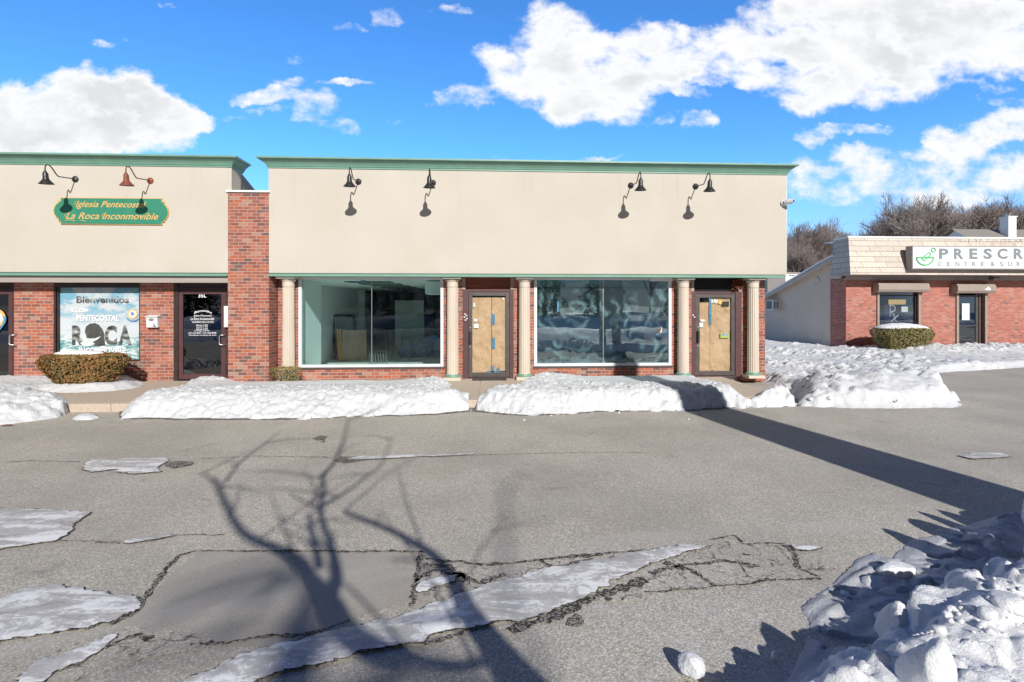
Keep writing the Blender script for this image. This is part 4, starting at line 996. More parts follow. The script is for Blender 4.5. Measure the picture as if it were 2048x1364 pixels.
# ------------------------------------------------------------------ pharmacy
ph = empty('pharmacy_building', (PX0, YP, 0), 'red brick shop at right with pale shingled mansard roof and roll-up shutter boxes', 'building')
YM = YP-.9
zm0 = wz(1720, 549, YM); zm1 = wz(1720, 475.5, YM+.45)
mx0 = wx(1701, YM); mx1 = PX0+16
WIN = (1753, 1838); DOOR = (1912, 1968)
zw1 = wz(1800, 585, YP); zw0 = wz(1800, 662, YP); zd1 = wz(1940, 587, YP)
b = MB(); A = [wx(p, YP) for p in (1692, 1753, 1838, 1912, 1968)]
zb = -.05; ztp = wz(1720, 556, YP)
b.box(A[0], A[1], YP, YP+.3, zb, ztp); b.box(A[1], A[2], YP+.003, YP+.3, zb, zw0); b.box(A[1], A[2], YP+.003, YP+.3, zw1, ztp); b.box(A[2], A[3], YP, YP+.3, zb, ztp)
b.box(A[3], A[4], YP+.003, YP+.3, zd1, ztp); b.box(A[4], PX0+16, YP, YP+.3, zb, ztp); b.box(A[0], A[0]+.3, YP+.301, YP+1.0, -.1, ztp)
b.build('brick_wall', M['brickp'], ph)
m = MB(); m.box(mx0+.06, mx1, YM+.05, YP+.3, zm0-.0, zm0+.03); m.box(PX0-.03, mx1, YP-.035, YP-.004, ztp-.09, zm0-.001); m.build('soffit', M['taupe'], ph)
m = MB(); t = .45; yb2 = YP+.35
q = [(mx0, YM, zm0), (mx1, YM, zm0), (mx1, YM+t, zm1), (mx0+t*.55, YM+t, zm1), (mx0, yb2, zm0), (mx0+t*.55, yb2+.1, zm1)]
m.add(q, [(0,1,2,3), (4,0,3,5)]); m.add([(mx0, yb2, zm0), (mx0+t*.55, yb2+.1, zm1), (mx1, yb2+.1, zm1), (mx1, yb2, zm0)], [(0,1,2,3)]); m.build('mansard_roof', M['shingle'], ph)
m = MB(); m.box(mx0+t*.55-.03, mx1, YM+t-.03, YM+t+.12, zm1-.01, zm1+.065); m.box(mx0+t*.55-.03, mx0+t*.55+.1, YM+t+.121, yb2+.1, zm1-.01, zm1+.064); m.box(mx0+t*.55+.101, mx1, YM+t+.121, YP+1.2, zm1-.05, zm1-.011); m.box(PX0+6, mx1, YP+1.2, YP+9, zm1-.05, zm1-.011); m.build('roof_edge', M['roofw'], ph)
# painted side wing, falling away
prof = [(YP+.3, 4.15), (YP+1.2, 3.92), (YP+2.7, 3.45), (YP+4.4, 2.93), (YP+5.9, 2.48), (YP+8.5, 1.80)]
m = MB(); m.prism([(YP+1.001, -.5), (YP+8.3, -1.2)]+[(y, z-.1) for y, z in prof[::-1][0:5]]+[(YP+1.001, 3.85)], 'x', PX0+.01, PX0+.25)
m.box(PX0+.012, PX0+.25, YP+.31, YP+1.0, ztp, 3.8); m.build('side_wall', M['creamside'], ph)
m = MB()
for (y0_, z0_), (y1_, z1_) in zip(prof[:-1], prof[1:]):
    m.add([(PX0-.32, y0_, z0_), (PX0-.32, y1_, z1_), (PX0+6, y1_, z1_), (PX0+6, y0_, z0_), (PX0-.32, y0_, z0_-.13), (PX0-.32, y1_, z1_-.13), (PX0+6, y1_, z1_-.13), (PX0+6, y0_, z0_-.13)], [(0,1,2,3), (0,4,5,1), (4,7,6,5), (2,6,7,3)])
m.build('wing_roof', M['trimcream'], ph)
m = MB()
for (y0_, z0_), (y1_, z1_) in zip(prof[:-1], prof[1:]):
    m.add([(PX0-.36, y0_, z0_+.10), (PX0-.36, y1_, z1_+.10), (PX0+6, y1_, z1_+.14), (PX0+6, y0_, z0_+.14), (PX0-.36, y0_, z0_+.002), (PX0-.36, y1_, z1_+.002)], [(0,1,2,3), (0,4,5,1)])
tag(m.build('roof_snow', M['snowc']), 'white snow lying along the sloping side roof right of the storefront', 'snow', kind='stuff')
m = MB(); yv = YP+1.9; m.prism([(yv-.28, 3.12), (yv+.28, 2.95), (yv, 3.38)], 'x', PX0-.02, PX0+.009); m.build('gable_vent', M['trimcream'], ph)
# shutters
def shutter(p0, p1, yt, yb, parent):
    x0, x1 = wx(p0, YP-.35), wx(p1, YP-.35); zt_ = wz((p0+p1)/2, yt, YP-.35); zb_ = wz((p0+p1)/2, yb, YP-.35); h_ = zt_-zb_
    pr = [(YP-.002, zb_), (YP-.28, zb_), (YP-.35, zb_+h_*.25), (YP-.35, zt_-h_*.25), (YP-.28, zt_), (YP-.002, zt_)]
    m = MB(); m.prism(pr, 'x', x0, x1); s_ = m.build('shutter_box', M['shut'], parent, bevel=.01)
    return s_
shutter(1758, 1860, 565, 584, ph); s2 = shutter(1916, 1993, 568, 586, ph)
for xa, xb, za, zc in ((A[1], A[1]+.09, zw0-.1, zw1+.1), (A[2]-.06, A[2]+.03, zw0-.1, zw1+.1), (A[3]-.02, A[3]+.08, zb, zd1+.1), (A[4], A[4]+.09, zb, zd1+.1)): m = MB(); m.box(xa, xb, YP-.06, YP-.001, za, zc); m.build('shutter_rail', M['shut'], ph)
m = MB(); m.box(A[1]+.09, A[1]+.14, YP+.06, YP+.12, zw0, zw1); m.box(A[2]-.12, A[2]-.07, YP+.06, YP+.12, zw0, zw1); m.box(A[1]+.14, A[2]-.12, YP+.061, YP+.119, zw1-.16, zw1-.10); m.box(A[1]+.14, A[2]-.12, YP+.061, YP+.119, zw0, zw0+.06)
w_ = m.build('window', M['bronze'], ph); m = MB(); m.box(A[1]+.12, A[2]-.1, YP+.085, YP+.092, zw0, zw1); m.build('glass', M['glassP'], w_)
m = MB(); m.box(A[3]+.08, A[3]+.16, YP+.05, YP+.10, zb+.1, zd1); m.box(A[4]-.33, A[4]-.22, YP+.05, YP+.10, zb+.1, zd1); m.box(A[3]+.16, A[4]-.33, YP+.051, YP+.099, zd1-.16, zd1-.08); m.box(A[3]+.16, A[4]-.33, YP+.051, YP+.099, zb+.1, zb+.25); m.box(A[3]+.16, A[4]-.33, YP+.02, YP+.05, zb+1.12, zb+1.16)
m.box(A[4]-.20, A[4]-.12, YP+.03, YP+.14, zb+.1, zd1)
d_ = m.build('door', M['bronze2'], ph); m = MB(); m.box(A[3]+.12, A[4]-.28, YP+.07, YP+.077, zb+.1, zd1-.1); m.build('glass', M['glassP'], d_)
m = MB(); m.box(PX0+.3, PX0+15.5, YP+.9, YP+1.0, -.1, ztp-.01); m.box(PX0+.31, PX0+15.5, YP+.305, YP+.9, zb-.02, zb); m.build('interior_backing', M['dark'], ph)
def ptext(name, label, items, mat, Y, cat, **k):
    m = MB()
    for s, a, b_, y0_, y1_ in items: text_px(m, s, a, b_, y0_, y1_, Y, **k)
    return tag(m.build(name, mat), label, cat)
rx = MB(); Yr = YP+.11
def pl(q, pts, Y, r=.012):
    q.tube([(W(*p, Y)[0], Y, W(*p, Y)[1]) for p in pts], r, 6)
pl(rx, [(1780,633),(1780,611),(1787,611),(1790,615),(1790,620),(1786,623),(1779,624),(1786,627),(1789,633)], Yr, .014); pl(rx, [(1782,643),(1797,630)], Yr, .016); pl(rx, [(1787,634),(1793,644)], Yr, .014)
pl(rx, [(1777,606),(1784,603),(1789,605),(1784,609),(1778,611)], Yr, .008)
tag(rx.build('window_symbol', M['letw']), 'white prescription symbol hanging inside the pharmacy window', 'window sign')
for (x0_, x1_, y0_, y1_, mt, l) in ((1803,1816,613,624,'paper','white notice taped in the pharmacy window'), (1924,1939,607,640,'paper','long white notice on the pharmacy door'), (1777,1812,599,609,'gold','orange banner along the top of the pharmacy window'), (1769,1792,608,644,'tarp','dark blue panel behind the symbol in the pharmacy window')):
    mm_ = M[mt]
    if mt == 'tarp': mm_ = pbr('navy_panel', (.012,.02,.06), rough=.5)
    sheet_thing('window_notice', mm_, x0_, x1_, y0_, y1_, YP+(.10 if mt != 'tarp' else .16) if x0_ < 1900 else YP+.045, l, 'notice')
# pharmacy sign
YSg = YM-.22
ps = empty('pharmacy_sign', (wx(1824, YSg), YSg, wz(1824, 538, YSg)), 'long white light box sign with green mortar logo and grey lettering on the mansard roof', 'sign')
a_, zt_ = W(1817.5, 491.5, YSg); _, zb_ = W(1817, 538.5, YSg); a_ = wx(1824, YSg)
m = MB(); m.box(a_-.0, a_+7.4, YSg, YSg+.32, zb_, zt_); m.build('cabinet', M['signbox'], ps, bevel=.01)
m = MB(); m.box(a_+.045, a_+7.35, YSg-.004, YSg-.001, zb_+.045, zt_-.035); m.build('face', M['signface'], ps)
m = MB(); m.box(a_+2, a_+2.1, YSg+.321, YM+.4, zb_+.2, zb_+.3); m.build('bracket', M['signbox'], ps)
m = MB(); Yt = YSg-.008
cx = [1887.5, 1917.5, 1947, 1975.5, 2005, 2037, 2066, 2088, 2113, 2140, 2165, 2197]
for ch_, xx, w_ in zip('PRESCRIPTION', cx, [19, 19, 16, 17, 20, 19, 5, 19, 19, 5, 22, 20]): text_px(m, ch_, xx-w_/2, xx+w_/2, 497, 518, Yt, bold=.035)
cx2 = [1880, 1898, 1915, 1931.5, 1948, 1966, 1985.5, 2003.5, 2020, 2037, 2054, 2066, 2080, 2097, 2113]
for ch_, xx, w_ in zip('CENTRE&SURGICAL', cx2, [7.6,7,7.6,7,7.6,7,8.4,7,7.4,7,7.8,2,7.8,8,6]): text_px(m, ch_, xx-w_/2, xx+w_/2, 523.5, 532.5, Yt, bold=.008)
m.build('lettering', M['lgrey'], ps)
m = MB(); Yt = YSg-.014
def ringpx(q, pts, r, closed=False): q.tube([(W(*p, Yt)[0], Yt, W(*p, Yt)[1]) for p in pts], r, 8)
ringpx(m, [(1833,515),(1867,515),(1865,522),(1859,528),(1850,530.5),(1841,528),(1835,522),(1833,515)], .026)
ringpx(m, [(1846.5,520),(1844,517),(1858,505),(1862,508),(1850,521),(1846.5,520)], .02)
ringpx(m, [(1867+4*math.cos(a*math.pi/6), 500+4*math.sin(a*math.pi/6)) for a in range(13)], .02)
m.build('mortar_logo', M['lgreen'], ps)
# flood light under the soffit
fl = empty('flood_light', (wx(1984, YP-.3), YP-.3, wz(1984, 556, YP-.3)), 'black twin flood light under the mansard soffit above the pharmacy door', 'flood light')
m = MB(); X, Z = W(1983, 556.5, YP-.4)
m.tube([(X-.05, YP-.4, Z), (X-.14, YP-.5, Z-.01), (X-.2, YP-.58, Z-.02)], [.03, .09, .1], 12); m.build('lamp_head', M['black'], fl)
m = MB(); m.tube([(X+.12, YP-.36, Z), (X+.28, YP-.48, Z)], [.05, .08], 12); m.build('sensor_head', M['signbox'], fl); m = MB(); m.tube([(X-.06, YP-.36, Z), (X+.14, YP-.36, Z)], .025, 8); m.tube([(X+.04, YP-.36, Z), (X+.04, YP-.3, zm0)], .03, 8); m.build('bracket', M['black'], fl)
# small triangular shutter sticker
st = MB(); st.prism([W(*p, YP-.353) for p in ((1969,579.5),(1974,576),(1976.5,573),(1981,578),(1980.5,580.5))], 'y', YP-.358, YP-.353); tag(st.build('snow_fleck', M['letw']), 'small white triangular label on the shutter box above the pharmacy door', 'label')
# window air conditioner
ac = empty('air_conditioner', (PX0, YP+5.1, 1.75), 'small white air conditioner sticking out of the cream side wall', 'air conditioner')
m = MB(); m.box(PX0-.40, PX0+.02, YP+4.9, YP+5.55, 1.75, 2.28); m.build('casing', M['white'], ac, bevel=.01)
m = MB(); 
for k_ in range(2): m.box(PX0-.34+.15*k_, PX0-.24+.15*k_, YP+4.893, YP+4.899, 1.84, 2.20)
m.build('louvre', M['signbox'], ac); m = MB(); m.box(PX0-.408, PX0-.402, YP+4.98, YP+5.5, 1.80, 2.23); m.build('grille', M['black'], ac)

# buildings behind
hb = empty('house', (wx(1905, 33), 33, 0), 'grey shingled house roof with white chimney rising behind the pharmacy', 'house')
dk = 33.0; rdg = wz(1950, 458.5, dk); hx0 = wx(1903, dk)
m = MB(); m.add([(hx0, dk-4.5, rdg-2.9), (hx0, dk, rdg), (hx0, dk+4.5, rdg-2.9), (hx0+14, dk-4.5, rdg-2.9), (hx0+14, dk, rdg), (hx0+14, dk+4.5, rdg-2.9)], [(0,1,4,3), (1,2,5,4)]); m.build('roof', M['shingle2'], hb)
m = MB(); m.prism([(dk-4.2, 0), (dk-4.2, rdg-2.9), (dk, rdg-.12), (dk+4.2, rdg-2.9), (dk+4.2, 0)], 'x', hx0+.3, hx0+13.7); m.build('wall', M['white'], hb)
m = MB(); X0_, Z_ = W(2017, 434, dk-1.5); X1_ = wx(2033, dk-1.5); m.box(X0_, X1_, dk-1.5, dk-.7, rdg-1.5, Z_); m.box(X0_-.06, X1_+.06, dk-1.56, dk-.64, Z_, Z_+.1); c_ = m.build('chimney', M['roofw'], hb); m = MB(); m.tube([((X0_+X1_)/2, dk-1.1, Z_+.101), ((X0_+X1_)/2, dk-1.1, Z_+.3)], .16, 12); m.lathe([(0,.3),(.34,.3),(.34,.34),(0,.36)], ((X0_+X1_)/2, dk-1.1, Z_), 14); m.build('chimney_cap', M['alu'], c_)
m = MB(); 
m.tube([(hx0+5.0, dk-3, rdg-1.9), (hx0+5.0, dk-3, rdg-1.3)], .07, 8); m.build('vent_pipe', M['alu'], hb)
hw = empty('warehouse', (wx(1590, 40), 40, 0), 'plain white flat roofed building far behind the gap between the shops', 'building')
m = MB(); z_ = wz(1590, 547, 40); m.box(wx(1571, 40), wx(1700, 40), 40, 46, -.5, z_); m.build('wall', M['roofw'], hw); m = MB(); m.box(wx(1571, 40)-.1, wx(1700, 40), 39.9, 46, z_, z_+.12); m.build('roof', M['taupe'], hw)
m = MB(); 
for k_ in range(4): m.box(wx(1579+3*k_, 39.9), wx(1580.8+3*k_, 39.9), 39.97, 39.99, wz(1590, 552, 40), wz(1590, 549.5, 40))
m.build('lettering', M['letk'], hw)
hg = empty('shed', (wx(1555, 30), 30, 0), 'blue grey shed in the gap right of the storefront', 'shed')
m = MB(); z_ = wz(1560, 553, 30); m.box(wx(1535, 30), wx(1570, 30), 30, 34, -.9, z_); m.build('wall', M['signbox'], hg); m = MB(); m.box(wx(1533, 30), wx(1571, 30), 29.9, 34.1, z_, z_+.1); m.build('roof', M['taupe'], hg)

# ------------------------------------------------------------------ snow banks
def hbank(peak_x, flat=.09, amp=.13, front=True):
    def f(x, y, d):
        # smooth undisturbed cover towards the wall, broken plowed rim towards the kerb
        rim = sstep(-y, 1.35, 2.4)+peak_x(x)*sstep(y, -3, -1.2); rim = np.clip(rim, 0, 1)
        e = sstep(d, -.05, .42)
        base = flat*sstep(d, 0, .35)+.05*fbm(x/.8, y/.6, 5, 3)*sstep(d, 0, .3)
        blks = .55*chunks(x, y, .30, 3)+.30*chunks(x+5, y, .13, 8)+.14*chunks(x, y+9, .06, 21)
        low = .15+1.45*fbm(x/1.2, y/.9, 77, 3)
        e2 = sstep(d, 0, .10)
        H = base+rim*e*(amp*.42*low+amp*.45*blks*low)+rim*e2*(.035*chunks(x, y, .15, 61)+.03*chunks(x, y, .07, 62)+.03*(fbm(x/.05, y/.05, 9, 2)-.4))
        rg = np.random.RandomState(int(abs(x[0, 0])*10)); it = []
        x0_, x1_, y0_, y1_ = x.min(), x.max(), y.min(), y.max()
        for k_ in range(int((x1_-x0_)*34)):
            cx, cy = rg.uniform(x0_, x1_), rg.uniform(y0_, y1_); i, j = int((cx-x0_)/(x[0, 1]-x[0, 0])), int((cy-y0_)/(y[1, 0]-y[0, 0]))
            if d[j, i] > .03 and rg.rand() < rim[j, i]: r = rg.uniform(.035, .12); it.append((cx, cy, r, r*rg.uniform(.15, .6), rg.randint(99999)))
        return blocks(x, y, H, it)
    return f
def gp(lst): return [G(a, b_, .15 if b_ < 800 else 0.0) for a, b_ in lst]
bl = [(243,838),(300,838),(400,839),(500,839),(620,838),(700,833),(800,832),(870,829),(937,822),(941,812),(925,806),(882,792),(900,783),(900,768),(888,763),(760,767),(600,767),(545,769),(455,764),(400,762),(372,768),(345,786),(300,796),(262,815)]
snow_field('snow_bank', gp(bl), .028, hbank(lambda x: sstep(x, wx(760, -2)-0, wx(880, -2))*.9+sstep(-x, -wx(470, -1), -wx(400, -1))*.8), M['snow'], 'long plowed snow bank before the left shop window and brick pier', ragged=.11)
bm_ = [(948,822),(1000,828),(1060,831),(1120,829),(1200,823),(1350,822),(1440,817),(1500,814),(1600,812),(1590,806),(1530,801),(1500,797),(1478,786),(1440,770),(1380,759),(1300,757),(1062,759),(1040,768),(1020,786),(985,800),(955,808)]
snow_field('snow_bank', gp(bm_), .028, hbank(lambda x: sstep(-x, -wx(1230, -2), -wx(1100, -2))*.9+sstep(x, wx(1350, -1), wx(1420, -1))*.7, flat=.10), M['snow'], 'plowed snow bank before the right shop window between the two papered doors', ragged=.11)
bll = [(-260,790),(-100,752),(60,748),(120,742),(230,742),(270,750),(288,765),(282,774),(230,782),(130,786),(84,784),(100,796),(125,808),(143,822),(120,835),(60,843),(0,850),(-260,866)]
snow_field('snow_bank', gp(bll), .03, hbank(lambda x: x*0+.35, flat=.08, amp=.14), M['snow'], 'snow bank around the evergreen bush at the left edge', ragged=.05)
snow_field('snow_bank', gp([(143,838),(160,833),(190,832),(200,836),(180,840),(150,841)]), .02, lambda x, y, d: .05*sstep(d, 0, .1)+.03*fbm(x/.1, y/.1, 3), M['snow'], 'small low strip of snow on the asphalt between the left banks', ragged=.02)
for bl_, lb_ in ((bl[:9], 'left'), (bm_[:9], 'middle')):
    q_ = bl_+[(x_, y_-14) for x_, y_ in bl_[::-1]]
    tag(flat_field('wet_asphalt', q_, .0095, M['wet'], .04, .035, .03, 5), 'narrow band of damp asphalt along the foot of the %s snow bank' % lb_, kind='structure')
# the yard right of the shop
def hyard(x, y, d):
    e = sstep(d, 0, .4)
    fx, fy = G(1760, 790)
    ridge = np.exp(-(((x-8.9)/2.1)**2))*np.exp(-((y+2.1)/.95)**2)*.42
    ridge = ridge*(.65+.6*fbm(x/.7, y/.6, 12, 3))
    rough = .62*chunks(x, y, .38, 13)+.34*chunks(x+5, y, .16, 28)+.14*chunks(x, y+9, .07, 41)
    calm = .35+.65*sstep(fbm(x/1.6, y/1.6, 60, 3), .42, .6)
    back = np.exp(-((y-YP+1.9)/1.3)**2)*sstep(x, PX0-.5, PX0+2)*.22
    left = sstep(-x, -(SW_R+1.6), -(SW_R+.2))
    rg = np.random.RandomState(5); it = []; st = x[0, 1]-x[0, 0]
    for k_ in range(900):
        cx, cy = rg.uniform(x.min(), x.max()), rg.uniform(-3.2, YP); i, j = int((cx-x[0, 0])/st), int((cy-y[0, 0])/(y[1, 0]-y[0, 0]))
        if d[j, i] > .05 and calm[j, i] > .5+.5*rg.rand()*(ridge[j, i] < .1): r = rg.uniform(.07, .24); it.append((cx, cy, r, r*rg.uniform(.2, .6), rg.randint(99999)))
    e3 = sstep(d, 0, .10)*calm*(.04*chunks(x, y, .16, 61)+.05*(fbm(x/.09, y/.09, 9, 2)-.4))
    return blocks(x, y, e3+e*(.10+ridge+back+.10*fbm(x/1.2, y/1.0, 5, 3)+(.13+.26*ridge/.6)*rough*calm*(1-.6*left*sstep(y, -2.5, -1.5))), it)
by = [G(1598,813), G(1700,816), G(1800,817), G(1900,816), G(1928,812), G(1918,800), G(1890,782), G(1868,762), G(1862,746), G(1960,741), G(2048,735), G(2200,730), G(2200,702), (PX0+9, YP-.02), (PX0+3.4, YP-.02), (PX0, YP-.02), (PX0, YP+9), (wx(1530, 0)+.01, YP+9), (wx(1530, 0)+.01, .01), G(1531, 766, .0), G(1575, 783), G(1592, 800)]
snow_field('snow_bank', by, .045, hyard, M['snow'], 'broad plowed snow heap in the yard between the storefront and the pharmacy', ragged=.07)
# scattered lumps and leftovers as part of the yard
mm_ = MB(); rg = random.Random(5)
for k_ in range(25):
    px = rg.uniform(1560, 1900); py = rg.uniform(735, 815); X, Y_ = G(px, py); lump(mm_, (X, Y_, .12+.05*rg.random()), rg.uniform(.03, .07), 1, 1, .8, k_, 2, 7)
for k_ in range(8):
    px = rg.choice([rg.uniform(300, 930), rg.uniform(960, 1480)]); X, Y_ = G(px, rg.uniform(826, 842)); lump(mm_, (X, Y_, .01), rg.uniform(.015, .04), 1, 1, .8, 100+k_, 2, 7)
tag(mm_.build('snow_debris', M['snow']), 'small broken snow lumps scattered over the banks', 'snow', kind='stuff')

# foreground pile
fp = [(1300,1900),(1400,1600),(1480,1470),(1540,1425),(1620,1405),(1680,1378),(1740,1340),(1800,1302),(1860,1264),(1920,1224),(1980,1182),(2048,1140),(2250,1078),(2700,1030),(3400,1150),(3400,1900),(2400,1900)]
fpw = [G(*p) for p in fp]
def hpile(x, y, d):
    q1 = np.array(G(2048+70, 1190)); q2 = np.array(G(2048+130, 1085)); e_ = q2-q1; tt = np.clip(((x-q1[0])*e_[0]+(y-q1[1])*e_[1])/(e_@e_), -.6, 1.6); rd = np.hypot(x-q1[0]-tt*e_[0], y-q1[1]-tt*e_[1])
    up = sstep(d, -.02, .26)*.30-.27*sstep(d, .26, 1.3)+.0*rd
    big = .09*chunks(x, y, .45, 5, .8)*sstep(d, .05, .6)+.06*chunks(x+3, y, .20, 9, .8)*sstep(d, 0, .25)+.022*chunks(x, y+2, .08, 15, 1.)*sstep(d, 0, .1)+.07*(fbm(x/.22, y/.22, 91, 3)-.3)*sstep(d, 0, .4)
    smoothz = sstep(fbm(x/.5, y/.5, 33, 3), .5, .62)
    calm = sstep(x-4.1+(-(y+8.9))*.35, 0, .9)
    H = up*(.8+.45*fbm(x/.7, y/.6, 2, 3))+big*(1-.55*smoothz)*(1-.75*calm)+.012*fbm(x/.05, y/.05, 4, 3)*sstep(d, 0, .05)
    if x.shape[0] < 3: return H
    rg = np.random.RandomState(11); it = []; st = x[0, 1]-x[0, 0]
    man = [(1960,1225,.17,.13),(1985,1160,.18,.10),(2030,1210,.16,.10),(1720,1350,.18,.12),(1790,1330,.22,.14),(1900,1310,.24,.12),(1640,1395,.13,.13),(1590,1410,.14,.14),(1980,1290,.2,.08),(1850,1290,.13,.08),(1800,1290,.1,.07),(1930,1250,.13,.09),(2040,1130,.15,.1),(1540,1410,.1,.08)]
    for k_, (px, py, r, tp) in enumerate(man): X_, Y__ = G(px, py); it.append((X_, Y__, r, tp, k_+40))
    for k_ in range(420):
        px, py = rg.uniform(1450, 2250), rg.uniform(1050, 1450); cx, cy = G(px, py); i, j = int((cx-x[0, 0])/st), int((cy-y[0, 0])/(y[1, 0]-y[0, 0]))
        if not (0 <= i < x.shape[1] and 0 <= j < x.shape[0]) or d[j, i] < .02 or rg.rand() < calm[j, i]*1.2: continue
        r = rg.uniform(.02, .08) if rg.rand() < .85 else rg.uniform(.08, .15); it.append((cx, cy, r, r*rg.uniform(.2, .6), rg.randint(99999)))
    it.sort(key=lambda q: -q[2])
    return blocks(x, y, H, it)
def pile_extra(m):
    L = [(1808,1205,.165,.9,.8,1.25,3,.3),(1745,1165,.075,1.3,1,.8,4,.2),(1800,1140,.10,1.2,1,.8,5,.1),(1915,1180,.15,1.1,1,.95,6,.4),(1960,1130,.17,1.6,1,.8,7,-.2),(2010,1190,.16,1.5,1,.7,8,.2),(1700,1300,.20,1.2,1,1.0,9,.5),(1790,1330,.22,1.1,1.1,1.0,10,.1),(1900,1310,.21,1,1,1.0,11,.9),(1640,1345,.14,.8,.9,1.35,12,.3),(1590,1400,.13,1,1,1.1,13,.2),(1980,1290,.16,1.5,1,.6,14,-.3),
         (1860,1240,.11,1.2,1,.8,15,.2),(1740,1240,.07,1,1,.8,16,.2),(1850,1275,.10,1,1,.7,17,.3),(1690,1255,.06,1,1,.8,18,.1),(1930,1230,.10,1.4,1,.8,19,.1),(2000,1080,.14,1.5,1,.8,20,.2),(1930,1085,.08,1.3,1,.8,21,.2),(1540,1385,.09,1,1,1,22,0),(2030,1050,.13,1,1,1.1,24,0),(1890,1110,.06,1.3,1,.8,25,.2)]
    for px, py, r, sx, sy, sz_, sd, rz in [(1800,1290,.15,.9,.9,1.5,3,.3),(1850,1268,.10,1.2,1,1.0,41,.3),(1745,1172,.075,1.4,1,.8,4,.2),(1795,1150,.10,1.5,1,.8,5,.1),(1775,1190,.05,1.2,1,.8,45,.1),(1690,1190,.035,1,1,.8,46,.1),(1760,1236,.05,1.3,1,.7,47,.1),(1735,1365,.11,1.1,1,1.0,9,.5),(1655,1420,.09,.9,.9,1.2,12,.3)]:
        X, Y_ = G(px, py); d_ = float(pdist(np.array([X]), np.array([Y_]), fpw)[0]); zb_ = max(0, float(hpile(np.array([X]), np.array([Y_]), np.array([d_]))[0]) if d_ > 0 else 0)
        lump(m, (X, Y_, zb_*.7+r*sz_*.35), r, sx, sy, sz_*.9, sd, 5, 14, rz)
    for k_, (px, py) in enumerate([(1772,1062),(1800,1075),(1822,1040),(1845,1028),(1872,1022),(1890,1014),(1925,1012),(1965,1004),(2010,1000),(1500,1235)]):
        X, Y_ = G(px, py); t = .25
        while t < 2.2:
            cx, cy = X+.235*t, Y_-t; a_, b_ = CS*cx-SN*(cy+D), SN*cx+CS*(cy+D)
            if px > 1700 and 1024+F*(a_-.15)/b_ > 2050: break
            if px < 1700 and (612+F*(EYE-.553*t*.45)/b_ > 1395): break
            t += .05
        hh = .553*t; r = .11+.02*(k_ % 3); lump(m, (cx, cy, hh*.5), r, 1.1, 1, hh*.5/r*1.12, 900+k_, 4, 10, k_)
    rg = random.Random(8)
    for k_ in range(14):
        px = rg.uniform(1500, 2250); py = rg.uniform(1060, 1460); X, Y_ = G(px, py); d_ = float(pdist(np.array([X]), np.array([Y_]), fpw)[0])
        if d_ < .02 or X > 4.3+.35*(Y_+8.9)+.5: continue
        r = rg.uniform(.05, .09); zb_ = float(hpile(np.array([X]), np.array([Y_]), np.array([d_]))[0])
        lump(m, (X, Y_, zb_+r*rg.uniform(-.25, .25)), r, rg.uniform(.9, 1.5), 1, rg.uniform(.7, 1.0), 500+k_, 4, 13, rg.uniform(0, 3))
    for k_ in range(520):
        px = rg.uniform(1560, 2150); py = rg.uniform(1050, 1400); X, Y_ = G(px, py); d_ = float(pdist(np.array([X]), np.array([Y_]), fpw)[0])
        if d_ < -.12: continue
        r = rg.uniform(.006, .020)*(2.4 if rg.random() < .12 else 1)
        zb_ = float(hpile(np.array([X]), np.array([Y_]), np.array([max(d_, 0)]))[0]) if d_ > 0 else 0
        lump(m, (X, Y_, zb_+r*.4), r, 1.1, 1, .85, 200+k_, 1 if r < .016 else 2, 6)
snow_field('snow_pile', fpw, .0135, hpile, M['snowc'], 'tall broken pile of clean white plowed snow at the bottom right', 'snow pile', extra=pile_extra, ragged=.05)
def hslush(x, y, d):
    rib = np.sin((x*.55-y*1.0)*46+4*fbm(x*3, y*3, 2, 2))*.5+.5
    hole = sstep(fbm(x/.22, y/.12, 19, 4), .28, .36)
    return sstep(d, 0, .08)*(.008+.030*rib*fbm(x/.2, y/.2, 8, 3)+.012*fbm(x/.15, y/.15, 3, 4))*hole-.004*(1-hole)
snow_field('icy_slush', [G(*p) for p in [(1600,1215),(1640,1182),(1690,1140),(1702,1118),(1745,1106),(1800,1120),(1840,1200),(1850,1270),(1790,1320),(1720,1370),(1640,1410),(1560,1430),(1560,1380),(1590,1320),(1600,1290),(1620,1262)]], .013, hslush, M['slush'], 'ribbed grey icy slush at the foot of the plowed pile, left of the big block', 'slush', ragged=.03)
def hrut(x, y, d): 
    u = (x*math.cos(.55)-y*-math.sin(.55)); v = (-x*math.sin(.55)+y*math.cos(.55))
    hole = sstep(fbm(x/.30, y/.14, 29, 4), .36, .46)
    return hole*sstep(d, 0, .1)*(.006+.05*np.clip(np.sin(v*6.0+1.2+1.2*fbm(x, y, 3, 2)), 0, 1)**4*(.6+.8*chunks(x, y, .12, 4))+.02*fbm(x/.12, y/.12, 5, 4))-.006*(1-hole)
snow_field('icy_slush', [G(*p) for p in [(1775,1125),(1800,1095),(1850,1062),(1950,1045),(2048,1015),(2300,985),(2300,1090),(2048,1150),(1980,1190),(1900,1250),(1850,1270),(1830,1200),(1800,1150)]], .015, hrut, M['slush'], 'rutted grey slush between the plowed pile and the dark shadow', 'slush', ragged=.03)
X, Y_ = G(1380, 1352); m = MB(); lump(m, (X, Y_, .05), .068, 1.15, 1, .95, 31, 4, 8); tag(m.build('snow_lump', M['snowc']), 'single loose snow lump on the asphalt left of the pile', 'snow lump')
X, Y_ = G(1548, 1318); m = MB(); lump(m, (X, Y_, .015), .022, .8, 1, 1.3, 33, 3, 5); tag(m.build('snow_lump', M['snowc']), 'tiny pointed snow fragment on the dark asphalt beside the pile', 'snow lump')
